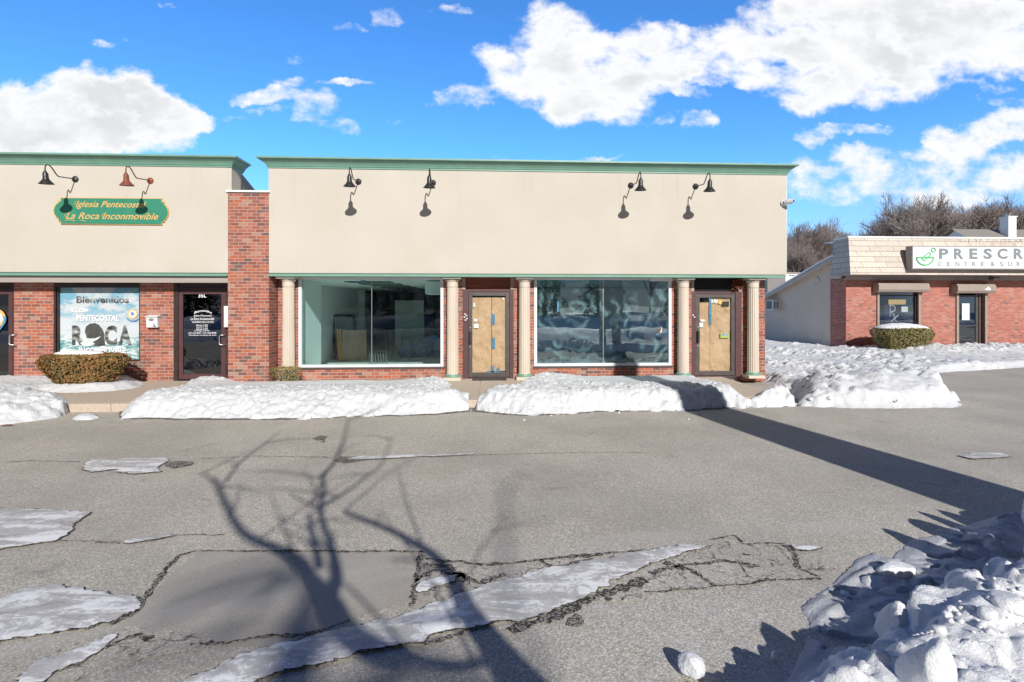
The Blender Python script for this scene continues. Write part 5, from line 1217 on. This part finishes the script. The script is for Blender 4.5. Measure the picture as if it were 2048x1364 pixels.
# snow verges across the lot, behind the viewpoint
def verge(y0_, y1_, h_, seed, label, x0_=-45, x1_=60, res=.5):
    poly = [(x0_, y0_), (x1_, y0_), (x1_, y1_), (x0_, y1_)]
    def f(x, y, d): return sstep(d, 0, 1.2)*(h_*.5+h_*fbm(x/2.0, y/1.2, seed, 4)+.25*chunks(x, y, 1.1, seed)*h_)
    return snow_field('snow_verge', poly, res, f, M['snow'], label, 'snow', ragged=.6)
verge(-20.5, -15.2, .45, 5, 'snow covered verge behind the viewpoint reflected in the windows'); verge(-80, -31, .8, 9, 'snow field across the street reflected in the windows', -80, 90, 1.2)
m = MB(); m.box(-200, 200, -30.5, -21, .004, .012); tag(m.build('road', M['road']), 'dark wet road behind the viewpoint', kind='structure')

# ------------------------------------------------------------------ shrubs
def shrub(name, c, rt, rb, h, ry, n, size, mat, label, seed=0, core=True, loose=.05, top=.85):
    rg = random.Random(seed); o = empty(name, c, label, 'bush')
    m = MB()
    for i in range(n):
        t = rg.random()**.85; a = rg.uniform(0, 2*math.pi); ontop = rg.random() < .28
        r = rb+(rt-rb)*min(1, t*1.25)**.6
        if t > .86: r *= 1-(t-.86)*1.2
        wob = 1+.10*(float(fbm(np.array([a*1.6+9]), np.array([t*3]), seed, 3)[0])-.5)*2
        k = r*(1+rg.uniform(-loose, loose*.7))*wob
        if ontop: t = 1.0-rg.random()*.05; k *= math.sqrt(rg.random())
        x = c[0]+math.cos(a)*k; y = c[1]+math.sin(a)*k*ry; z = c[2]+t*h*(1+(.06 if ontop else 0)*(float(fbm(np.array([x*3]), np.array([y*3]), seed, 3)[0])-.5))
        nrm = Vector((math.cos(a)+rg.uniform(-.9,.9), math.sin(a)+rg.uniform(-.9,.9), rg.uniform(-.3, 1.1))).normalized()
        u = nrm.orthogonal().normalized(); u = Matrix.Rotation(rg.uniform(0, 6.28), 3, nrm) @ u; v = nrm.cross(u)
        s_ = size*rg.uniform(.6, 1.3); p = Vector((x, y, z))
        m.add([p-u*s_*.5, p+v*s_*.28, p+u*s_*.5, p-v*s_*.28], [(0,1,2,3)])
    m.build('foliage', mat, o)
    if core:
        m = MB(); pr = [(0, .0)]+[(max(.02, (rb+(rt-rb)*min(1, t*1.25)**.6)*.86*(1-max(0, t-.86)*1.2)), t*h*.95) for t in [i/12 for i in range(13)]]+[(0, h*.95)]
        m.lathe(pr, (0,0,0), 28); m.v = [(c[0]+x, c[1]+y*ry, c[2]+z) for x, y, z in m.v]; m.build('dark_core', pbr(name+'_inner', (.02,.02,.008), (.05,.035,.015), scale=30, rough=1), o)  # solid dark core behind the leaf cards
    else:
        m = MB()
        for i in range(30):
            a = rg.uniform(0, 6.28); k = rg.uniform(.3, 1)*rt; m.tube([c, (c[0]+math.cos(a)*k*.5, c[1]+math.sin(a)*k*.4, c[2]+h*.5), (c[0]+math.cos(a)*k, c[1]+math.sin(a)*k*ry, c[2]+h*rg.uniform(.6, .95))], [.008, .005, .003], 4)
        m.build('stems', M['twig2'], o)
    return o
def cap(name, c, rx, ry_, h_, label, seed):
    rg = random.Random(seed); m = MB(); n = 48; k = 14; vs = []
    for j in range(k+1):
        for i in range(n):
            a = 2*math.pi*i/n; r = j/k; e = 1+.16*(float(fbm(np.array([math.cos(a)*2+5]), np.array([math.sin(a)*2+5]), seed, 3)[0])-.5)*2
            vs.append((c[0]+math.cos(a)*rx*r*e, c[1]+math.sin(a)*ry_*r*e, c[2]+h_*(1-r**3)*(.7+.6*float(fbm(np.array([math.cos(a)*r*3+9]), np.array([math.sin(a)*r*3+9]), seed, 3)[0]))-.02*(j == k)))
    m.add(vs, [(j*n+i, j*n+(i+1) % n, (j+1)*n+(i+1) % n, (j+1)*n+i) for j in range(k) for i in range(n)])
    return tag(m.build(name, M['snowc'], smooth=True), label, 'snow')
bx, by_ = G(165, 772, .2); by_ += .05
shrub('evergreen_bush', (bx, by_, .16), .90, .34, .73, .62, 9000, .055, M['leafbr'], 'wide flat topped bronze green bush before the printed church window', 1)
cap('snow_cover', (wx(158, by_+.25), by_+.25, .90), .52, .22, .06, 'thin layer of snow on top of the bronze green bush', 3)
bx2, by2 = G(1800, 712, .1); by2 = YP-1.6; bx2 = wx(1803, by2)
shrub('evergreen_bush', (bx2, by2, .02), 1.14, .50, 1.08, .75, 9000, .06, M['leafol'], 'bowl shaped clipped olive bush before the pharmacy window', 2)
cap('snow_cover', (bx2, by2, 1.09), 1.0, .72, .16, 'thick rounded snow cap on the bowl shaped bush', 4)
bx3 = wx(573, -.55); shrub('small_shrub', (bx3, -.55, .16), .33, .12, .36, .7, 900, .05, M['leafye'], 'small scrubby yellow green shrub at the foot of the first column', 5, core=False, loose=.35)
bx4 = wx(1872, YP-.9); shrub('small_shrub', (bx4, YP-.9, .1), .42, .3, .22, .6, 900, .06, M['leafol'], 'low olive shrub between the bowl shaped bush and the pharmacy door', 6, core=False, loose=.3)
bx5, by5 = G(22, 752, .2); shrub('small_shrub', (bx5, by5, .16), .22, .1, .18, .7, 260, .05, M['leafbr'], 'tiny brown shrub poking from the snow by the dark door at left', 7, core=False, loose=.3)
bx6, by6 = G(45, 757, .2); shrub('small_shrub', (bx6, by6, .16), .2, .1, .08, .6, 150, .05, M['leafbr'], 'flattened brown shrub in the snow beside the bronze green bush', 8, core=False, loose=.3)
# fallen leaf
lf = MB(); X, Y_ = G(12, 853); rg = random.Random(2)
for i in range(7): a = rg.uniform(0, 6); lf.add([(X+rg.uniform(-.1,.1), Y_+rg.uniform(-.02,.02), .012+rg.random()*.02), (X+rg.uniform(-.1,.1), Y_+.03, .03), (X+rg.uniform(-.1,.1), Y_+rg.uniform(-.05,.05), .015)], [(0,1,2)])
tag(lf.build('dead_leaves', M['rust']), 'few rust coloured dead leaves at the edge of the left snow bank', 'leaves', kind='stuff')
# dry wreath of leaves over right door
wr = MB(); rg = random.Random(9)
for i in range(420):
    px = 1474+rg.gauss(0, 5.5); py = 561+abs(rg.gauss(0, 7)); 
    if px < 1463 or px > 1489: continue
    X, Z = W(px, py, -.02); p = Vector((X, rg.uniform(-.10, -.0), Z)); u = Vector((rg.uniform(-1,1), rg.uniform(-1,1), rg.uniform(-1,1))).normalized()*.03; v = u.orthogonal().normalized()*.018; wr.add([p-u, p+v, p+u, p-v], [(0,1,2,3)])
tag(wr.build('dry_vine', pbr('dry_rust_leaves', (.16,.035,.015), (.34,.10,.03), scale=30, rough=.8)), 'dry rust coloured vine hanging under the soffit at the right papered door', 'vine')

# ------------------------------------------------------------------ trees
def tree_mesh(seed, H, spread=.5, lvl=4, trunk_r=.22, nb=(7, 6, 6, 7), tw=.028, up=.55):
    rg = random.Random(seed); T = MB(); C_ = MB()
    def branch(p, d, L, r, k):
        pts = [p]; rs = [r]; n = 4 if k < 3 else 3; q = p.copy(); dd = d.copy()
        for i in range(n):
            dd = (dd+Vector((rg.uniform(-1,1), rg.uniform(-1,1), rg.uniform(-.6,1)))*.16+Vector((0,0,.05))).normalized(); q = q+dd*L/n; pts.append(q.copy()); rs.append(r*(1-(i+1)/n*.62))
        (T if k < 2 else C_).tube(pts, rs, 6 if k < 2 else 3, cap=False)
        if k >= lvl: return
        for j in range(nb[k]):
            t = rg.uniform(.28 if k else .32, 1.0); f = t*n; i = min(n-1, int(f)); b_ = pts[i].lerp(pts[i+1], f-i)
            a = rg.uniform(0, 2*math.pi); ax = dd.orthogonal().normalized(); ax = Matrix.Rotation(a, 3, dd) @ ax
            ang = rg.uniform(.35, 1.05); nd = (dd*math.cos(ang)+ax*math.sin(ang)+Vector((0,0,up*.4))).normalized()
            branch(b_, nd, L*rg.uniform(.45, .72)*(1.15-.3*t), max(tw*.5, rs[i]*.55), k+1)
    branch(Vector((0,0,0)), Vector((0,0,1)), H*.55, trunk_r, 0)
    return T, C_
def make_tree(seed, H, loc, rz, label, group, mat='twig', **k):
    T, C_ = tree_mesh(seed, H, **k); s_ = H/max(v[2] for v in C_.v)
    for Q in (T, C_): Q.v = [(x*s_, y*s_, z*s_) for x, y, z in Q.v]
    o = empty('bare_tree', (0,0,0), label, 'tree', group)
    T.build('trunk', M['bark'], o); C_.build('crown', M[mat], o); o.location = loc; o.rotation_euler = (0,0,rz); ROOTS[o.name] = Vector(loc); return o
BG = 'bare winter trees behind the shops'
def T_at(px, Y_): return (wx(px, Y_), Y_, -1.0)
t1 = make_tree(3, 21, T_at(1885, 56), 0, 'tallest round crowned bare tree, left of the white chimney', BG, 'twig2', trunk_r=.28, nb=(13, 9, 8, 8), tw=.055)
t2 = make_tree(8, 16.8, T_at(1610, 62), 0, 'reddish bare tree just right of the cream fascia edge', BG, 'twig', trunk_r=.2, nb=(12, 9, 7, 8), tw=.055)
t3 = make_tree(12, 19.3, T_at(1965, 60), 0, 'bare tree with purple brown twigs directly behind the chimney', BG, 'twig', trunk_r=.24, nb=(12, 9, 7, 8), tw=.055)
spots = [(t2, 1585, 52, 1.1, .80, 'short bushy bare tree against the right edge of the fascia'), (t1, 1650, 66, 2.2, .80, 'bare tree right of the reddish one above the snowy side roof'), (t3, 1640, 74, .4, .95, 'slender taller bare tree rising over the gap'), (t2, 1690, 72, 3.0, .86, 'bare tree above the left corner of the mansard roof'),
         (t3, 1790, 60, 1.9, .86, 'bare tree above the left end of the pharmacy sign'), (t2, 1745, 70, .9, .80, 'low bare tree above the middle of the shingled mansard'), (t3, 1840, 64, 5.1, .98, 'broad bare tree left of the tallest one'), (t1, 1925, 68, 4.0, 1.0, 'bare tree right behind the tallest one'), (t2, 2000, 58, 4.4, 1.08, 'bare tree to the right of the chimney'), (t1, 2050, 62, 1.4, .97, 'bare tree at the right edge of the photo'), (t3, 2100, 60, 2.8, 1.0, 'bare tree just past the right edge')]
spots += [(t2, 1560, 66, 2.0, .95, 'bare tree peeping out at the right edge of the fascia'), (t3, 1615, 80, 2.6, .86, 'distant purple grey tree over the white building'), (t2, 1705, 60, 5.0, .80, 'bare tree just left of the pharmacy roof corner'), (t1, 1760, 78, .3, .86, 'distant bare tree above the roof left of the pharmacy sign'),
          (t3, 1810, 76, 3.3, 1.08, 'distant bare tree above the pharmacy logo'), (t2, 1860, 72, 1.6, 1.25, 'distant bushy tree behind the tallest one'), (t1, 1955, 76, 5.3, 1.02, 'distant bare tree filling the gap left of the chimney'), (t3, 2020, 74, .8, 1.18, 'distant bare tree above the chimney top'), (t2, 2075, 70, 3.9, 1.3, 'distant bushy tree at the right edge')]
spots += [(s_, p_, y_, r_, k_, l_) for s_, p_, y_, r_, k_, l_ in ((t1, 1600, 70, 3.2, .72, 'distant bare tree low over the sloping side roof'), (t3, 1665, 64, 4.1, .72, 'bare tree directly above the top of the sloping side roof'), (t1, 1715, 76, 2.4, .74, 'distant bare tree in the dip of the treeline left of the pharmacy'),
          (t3, 1735, 66, 5.6, .80, 'bare tree at the left foot of the tallest treeline hump'), (t1, 1820, 70, 1.2, .92, 'distant bare tree between the logo and the tallest tree'), (t3, 1900, 80, 2.0, 1.15, 'far bare tree rising through the tallest crown'), (t2, 1935, 62, 4.9, 1.15, 'bushy bare tree over the middle of the pharmacy sign lettering'), (t2, 1985, 66, .5, 1.2, 'bushy bare tree immediately left of the chimney top'), (t1, 2025, 82, 3.7, 1.1, 'far bare tree behind the chimney and its cap'), (t2, 1580, 78, 5.5, 1.05, 'far bare tree above the white building beside the fascia'))]
for src, px, Y_, rz, sc_l, lab in spots:
    c = copy_tree(src, T_at(px, Y_), rz, lab); c.scale = (sc_l,)*3
RG = 'bare trees across the street'
for i in range(13):
    c = copy_tree((t1, t2, t3)[i % 3], (-40+i*6.6+3*math.sin(i*2.1), -62-5*(i % 4), 0), i*1.3, 'bare winter tree across the street behind the viewpoint'); c['group'] = RG; c.scale = (.9+.05*(i % 4),)*3

# the tree whose shadow crosses the lot: limbs traced back along the sunlight
YT = -14.8
def cast(px, py, yt=YT):
    x, y = G(px, py); t = y-yt; return Vector((x+SUNV.x*t, yt, SUNV.z*t)), t
limbs = [([(1150,1560),(1100,1440),(1040,1364),(985,1290),(935,1225),(905,1160),(872,1115),(835,1090),(780,1060),(700,1028),(690,1020)], (.30,.24,.20,.17,.14,.10,.08,.07,.055,.045,.035), 0),
         ([(1000,1310),(930,1325),(850,1318),(790,1306),(738,1292),(694,1262),(668,1225),(652,1195)], (.05,.035,.04,.09,.12,.13,.15,.13), .15),
         ([(652,1195),(620,1160),(600,1125),(560,1100),(500,1075),(470,1045),(448,1000),(432,965),(420,955)], (.13,.11,.09,.07,.065,.06,.055,.05,.03), -.2),
         ([(652,1195),(672,1160),(668,1120),(660,1085),(645,1045),(642,1010),(648,975),(645,950),(668,925),(690,870),(697,835)], (.12,.095,.075,.06,.055,.05,.05,.045,.04,.03,.02), .3),
         ([(640,1130),(630,1090),(622,1055),(618,1025)], (.06,.055,.05,.04), -.5), ([(648,1010),(690,985),(730,955),(765,925),(785,870)], (.04,.03,.028,.022,.015), .6), ([(640,1020),(610,1005),(580,985)], (.03,.02,.012), .1),
         ([(450,965),(480,925),(520,895),(560,862)], (.035,.03,.022,.014), .2), ([(1010,1125),(1010,1075),(1008,1020),(1012,985),(1040,950),(1062,940)], (.06,.055,.05,.04,.025,.015), -1.5), ([(1012,1000),(1000,965),(985,940)], (.03,.02,.01), -1.5), ([(1008,1045),(1060,1040),(1090,1020)], (.022,.016,.01), -1.5), ([(1130,1440),(1060,1300),(1015,1200),(1010,1125)], (.03,.03,.04,.06), -1.2),
         ([(610,1140),(540,1165),(450,1185),(380,1210),(300,1240)], (.11,.10,.09,.07,.05), -2.5), ([(560,1180),(500,1220),(430,1260)], (.08,.06,.05), -3.0), ([(652,1200),(560,1130),(480,1140),(400,1165),(330,1190)], (.10,.07,.06,.05,.04), -2), ([(690,1262),(580,1260),(480,1280),(360,1300),(200,1340)], (.10,.09,.075,.06,.05), -3.2),
         ([(940,1230),(880,1235),(800,1240)], (.05,.03,.02), .1), ([(1060,1400),(1080,1330),(1100,1290)], (.06,.045,.03), -2), ([(420,955),(400,945)], (.03,.015), 0)]
st_ = empty('bare_tree', (0, YT, 0), 'leafless tree behind the viewpoint whose shadow crosses the lot', 'tree')
m = MB(); mt = MB()
root_top, _ = cast(1150, 1560)
m.tube([(root_top.x+.35, YT, -.1), (root_top.x+.2, YT, .6), root_top+Vector((.0, 0, -.3)), root_top], [.34, .27, .22, .19], 12)
rg = random.Random(4)
YT2 = -29.0; m2 = MB()
for li, (pts, rs, off) in enumerate(limbs):
    far = off < -.9; yt = YT2 if far else YT
    q = [cast(*p, yt)[0]+Vector((0, .5*math.sin(i*1.3+li) if not far else .8*math.sin(i+li), 0))*0 for i, p in enumerate(pts)]
    qs = []; rr = []
    for i in range(len(q)-1):
        a0 = q[max(0, i-1)]; a1 = q[i]; a2 = q[i+1]; a3 = q[min(len(q)-1, i+2)]
        for s_ in range(4):
            t = s_/4; qs.append(.5*((2*a1)+(a2-a0)*t+(2*a0-5*a1+4*a2-a3)*t*t+(3*a1-a0-3*a2+a3)*t**3)); rr.append((rs[i]*(1-t)+rs[i+1]*t)*(.55 if not far else .45))
    qs.append(q[-1]); rr.append(rs[-1]*.5)
    dep = rg.uniform(-1, 1)*1.2 if li > 1 else 0        # limbs reach forward and back along the light
    qs = [p+Vector(SUNV)*dep*min(1, i/8) for i, p in enumerate(qs)]
    (m2 if far else m).tube(qs, rr, 8)
    for i in range(3, len(qs), 6):
        if rr[i] < .06 and not far:
            d_ = Vector((rg.uniform(-1,1), rg.uniform(-.6,.6), rg.uniform(.1,1))).normalized(); e_ = qs[i]+d_*rg.uniform(.4, 1.3)
            mt.tube([qs[i], qs[i].lerp(e_, .5)+Vector((rg.uniform(-.05,.05),0,.05)), e_], [.014, .010, .005], 4)
r2, _ = cast(520, 1560, YT2); st2 = empty('bare_tree', (r2.x, YT2, 0), 'broad leafless tree beyond the road casting the soft faint shadows at left', 'tree')
m2.tube([(r2.x+.2, YT2, -.1), (r2.x, YT2, r2.z*.5), r2], [.40, .30, .18], 12)
for ex in ((690,1262), (1130,1440), (620,1190)):
    e_, _ = cast(*ex, YT2); m2.tube([r2, r2.lerp(e_, .5)+Vector((0,0,.3)), e_], [.16, .08, .06], 8)
m2.build('trunk', M['bark'], st2)
m.build('trunk', M['bark'], st_); mt.build('twigs', M['twig2'], st_)

# pylon sign whose long shadow falls across the lot
def gp0(px, py): return G(px, py)
Lf, Ln = gp0(1905, 1010), gp0(1365, 820)
YB = -11.6
def on_plane(px, py, z=0.0):
    x, y = G(px, py, z); t = y-YB; return (x+SUNV.x*t, z+SUNV.z*t)
pa = [on_plane(1905,1010), on_plane(1365,820)]; pb = [on_plane(2048,985), on_plane(1480,823)]
wl = W(1236, 757, 0); topz = .9; tl = (wx(1234, 0)+SUNV.x*(0-YB), topz+SUNV.z*(0-YB)); tr_ = (wx(1272, 0)+SUNV.x*(0-YB), topz+SUNV.z*(0-YB))
py_ = empty('pylon_sign', ((tl[0]+tr_[0])/2, YB, 0), 'tall tapering roadside pylon standing beyond the right edge of the lot', 'pylon')
sl = (pa[1][0]-pa[0][0])/(pa[1][1]-pa[0][1]); sr = (pb[1][0]-pb[0][0])/(pb[1][1]-pb[0][1])
zq = 1.45; xl_ = pa[0][0]-sl*(pa[0][1]-zq); xr_ = pb[0][0]-sr*(pb[0][1]-zq)
m = MB(); m.prism([(xl_, zq), (xr_, zq), pb[0], pb[1], tr_, tl, pa[1], pa[0]], 'y', YB-.15, YB+.15); m.build('body', M['taupe'], py_)
for xa in (xl_+.1, xr_-.4): m = MB(); m.box(xa, xa+.3, YB-.13, YB+.13, 0, zq-.001); m.build('post', M['signbox'], py_)
m = MB(); m.box(tl[0]-.1, tr_[0]+.1, YB-.2, YB+.2, tl[1]-.02, tl[1]+.1); m.build('cap', M['signbox'], py_)

def conifer(seed, H):
    rg = random.Random(seed); m = MB()
    for i in range(3600):
        t = rg.random()**.8; R = (1-t)*H*.24*(1+.25*math.sin(t*40))+.1; a = rg.uniform(0, 6.283); k = R*(.55+.45*rg.random()); p = Vector((math.cos(a)*k, math.sin(a)*k, .6+t*(H-.6)-k*.25))
        u = Vector((math.cos(a), math.sin(a), -.35)).normalized()*.34; v = Vector((-math.sin(a), math.cos(a), rg.uniform(-.5,.5)))*.13
        m.add([p-u*.5, p+v, p+u*.5, p-v], [(0,1,2,3)])
    return m
cf = empty('conifer', (0,0,0), 'dark conifer across the street behind the viewpoint', 'tree', 'dark conifers across the street')
conifer(3, 10).build('crown', M['leafdk'], cf); m = MB(); m.tube([(0,0,-.2),(0,0,9)], [.22,.04], 8); m.build('trunk', M['bark'], cf)
cf.location = (-44, -44, 0)
for i in range(1, 24): c = copy_tree(cf, (-44+i*4.3+1.2*math.sin(i*3), -42-3.5*(i % 3), 0), i*1.1); c.scale = (1.15, 1.15, .75+.12*((i*7) % 5))
# ------------------------------------------------------------------ sky, sun, camera
el = math.atan2(SUNV.z, math.hypot(SUNV.x, SUNV.y)); az = math.atan2(SUNV.x, SUNV.y)   # clockwise from +Y
world = bpy.data.worlds.new('World'); scene.world = world; world.use_nodes = True
nt = world.node_tree; nt.nodes.clear(); h = N(nt)
out = nt.nodes.new('ShaderNodeOutputWorld')
sky = h.n('ShaderNodeTexSky', sky_type='NISHITA', sun_disc=False, sun_elevation=el, sun_rotation=az, altitude=300, air_density=1.0, dust_density=.05, ozone_density=2.5)
tc = h.n('ShaderNodeTexCoord').outputs['Generated']
dx, dy, dz = h.sep(tc)
ady = h.math('MAXIMUM', h.math('ABSOLUTE', dy), .08)
U = h.math('DIVIDE', dx, ady); V = h.math('DIVIDE', dz, ady)
def uv(px, py): d = ray(px, py); return d[0]/d[1], d[2]/d[1]
blobs = [(60,235,150,75,1.3),(165,190,110,62,1.3),(255,200,95,62,1.3),(330,230,80,45,1.2),(120,270,220,50,1.2),(395,238,48,26,1.0),(200,262,190,45,1.2),(-60,260,130,90,1.2),
         (520,185,85,20,.62),(600,160,60,14,.45),(625,208,50,38,.75),(650,245,65,22,.68),(690,163,62,9,.55),(745,205,30,9,.42),(765,30,45,18,.42),(330,17,26,7,.4),(790,92,34,8,.42),(560,215,60,10,.42),(480,230,40,8,.38),(585,120,30,8,.34),(870,200,40,8,.40),(900,20,60,10,.40),(700,60,40,8,.34),(240,90,50,8,.3),(805,232,28,14,.32),(415,192,24,9,.35),
         (930,195,70,24,.7),(1020,140,75,55,1.0),(1130,90,110,75,1.1),(1190,190,130,60,1.15),(1290,120,120,70,1.1),(1340,90,80,45,.9),(1400,240,34,22,.7),(1330,238,50,12,.5),(1100,165,110,60,1.1),
         (1480,100,100,60,1.1),(1640,60,150,90,1.25),(1820,40,220,100,1.3),(1980,60,170,90,1.3),(1620,190,110,45,1.05),(1760,140,170,75,1.15),(1420,150,90,24,.7),(1560,160,110,30,.9),(1380,185,45,14,.5),
         (1890,168,60,12,.5),(1985,172,55,12,.5),(2050,120,50,35,.8),(1690,262,90,14,.6),(1620,275,50,16,.6),(1910,290,60,34,.85),(1980,260,55,34,.9),(2048,250,70,36,.95),(1850,305,100,22,.7),(1760,310,110,22,.6),(1620,345,70,30,.55),(1960,330,150,32,.62),(1760,360,260,48,.62),(1900,380,220,48,.62),(2000,350,120,40,.6),(1700,330,150,30,.6),(1950,350,160,30,.6),(2000,205,60,14,.45),(1000,314,30,6,.5),(1190,318,70,5,.4)]
wn1 = h.n('ShaderNodeTexNoise', ins={'Vector': h.comb(U, V, 0.0), 'Scale': 9.0, 'Detail': 8.0, 'Roughness': .62})
wp = h.sep(wn1.outputs['Color'])
Uw = h.math('ADD', U, h.math('MULTIPLY', h.math('SUBTRACT', wp[0], .5), .11)); Vw = h.math('ADD', V, h.math('MULTIPLY', h.math('SUBTRACT', wp[1], .5), .09))
dens = None
for (cx, cy, rx_, ry_, s_) in blobs:
    u0, v0 = uv(cx, cy); u1, _ = uv(cx+rx_, cy); _, v1 = uv(cx, cy-ry_)
    a = h.math('DIVIDE', h.math('SUBTRACT', Uw, u0), abs(u1-u0)); b_ = h.math('DIVIDE', h.math('SUBTRACT', Vw, v0), abs(v1-v0))
    r2 = h.math('MULTIPLY_ADD', a, a, h.math('MULTIPLY', b_, b_))
    g_ = h.math('MULTIPLY', h.math('SUBTRACT', 1.35, r2, clamp=True), s_*.8)
    dens = g_ if dens is None else h.math('MAXIMUM', h.math('MULTIPLY', h.math('ADD', dens, g_), .62), h.math('MAXIMUM', dens, g_))
n1 = h.noise(h.comb(U, h.math('MULTIPLY', V, 1.5), 3.0), 11.0, 12, .60, .1)
d2 = h.math('ADD', dens, h.math('MULTIPLY', h.math('SUBTRACT', n1, .5), 2.3))
gate = h.smooth(dens, .02, .22)
mask = h.math('MULTIPLY', h.math('MULTIPLY', h.smooth(d2, .16, .90), gate), h.math('ADD', .25, h.math('MULTIPLY', h.smooth(dy, -.1, .2), .75)))  # clouds thinned behind the viewpoint so the shadows stay dark
veil = h.math('MULTIPLY', h.math('SUBTRACT', 1.0, h.smooth(dz, .02, .30)), h.math('ADD', .22, h.math('MULTIPLY', h.smooth(U, .35, .9), .48)))
n2 = h.noise(h.comb(U, h.math('MULTIPLY', V, 1.6), 9.0), 5.0, 8, .6)
shade = h.math('MULTIPLY', h.smooth(d2, .75, 1.25), h.smooth(n2, .36, .64))
ccol = h.mix(h.math('MULTIPLY', shade, .75), (.98, .985, 1.0), (.68, .69, .73))
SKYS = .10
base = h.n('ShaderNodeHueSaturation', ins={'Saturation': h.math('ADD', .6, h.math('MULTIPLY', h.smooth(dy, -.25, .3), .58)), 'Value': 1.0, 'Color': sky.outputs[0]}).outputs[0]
base = h.mix(h.smooth(dy, -.25, .35), base, h.mix(1.0, base, (1.2, 1.85, 2.4), 'MULTIPLY'))  # sky ahead brightened beyond the sky model
base = h.mix(h.smooth(dz, .57, .72), base, h.mix(1.0, base, (.11, .17, .38), 'MULTIPLY'))  # overhead sky, out of view, dimmed to deepen the ground shadows
base = h.mix(h.math('SUBTRACT', 1.0, h.smooth(dy, -.3, .1)), base, h.mix(1.0, base, (.20, .20, .22), 'MULTIPLY'))  # sky behind the viewpoint dimmed to weaken fill light and window reflections
CL = 10.0
cc = h.n('ShaderNodeVectorMath', operation='SCALE', ins={0: ccol, 'Scale': CL}).outputs[0]
vc = h.n('ShaderNodeVectorMath', operation='SCALE', ins={0: (.55, .72, .92), 'Scale': CL*.75}).outputs[0]
mask = h.math('MULTIPLY', mask, h.math('SUBTRACT', 1.0, h.math('MULTIPLY', h.smooth(dz, .58, .70), .92)))  # overhead clouds thinned as well, keeping fill light low
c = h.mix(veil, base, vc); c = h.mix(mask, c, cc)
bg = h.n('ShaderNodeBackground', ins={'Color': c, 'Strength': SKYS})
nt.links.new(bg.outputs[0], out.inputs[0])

sd = bpy.data.lights.new('sun', 'SUN'); sd.energy = 5.0; sd.angle = math.radians(.53); sd.color = (1.0, .965, .91)
so_ = bpy.data.objects.new('sun', sd); COL.objects.link(so_); so_.location = Vector(SUNV)*40
so_.rotation_euler = (-Vector(SUNV)).to_track_quat('-Z', 'Y').to_euler()

cd_ = bpy.data.cameras.new('camera'); co = bpy.data.objects.new('camera', cd_); COL.objects.link(co)
co.location = (0, -D, EYE); co.rotation_euler = (math.pi/2, 0, -PSI)
cd_.sensor_width = 36; cd_.lens = F/2048*36; cd_.shift_y = -(682-HOR)/2048; cd_.clip_start = .05; cd_.clip_end = 4000
scene.camera = co
scene.render.resolution_x = 1024; scene.render.resolution_y = 682
vs_ = scene.view_settings; vs_.view_transform = 'Standard'; vs_.look = 'None'; vs_.exposure = .04; vs_.gamma = 1
scene.cycles.diffuse_bounces = 6; scene.cycles.max_bounces = 8; scene.cycles.transparent_max_bounces = 12
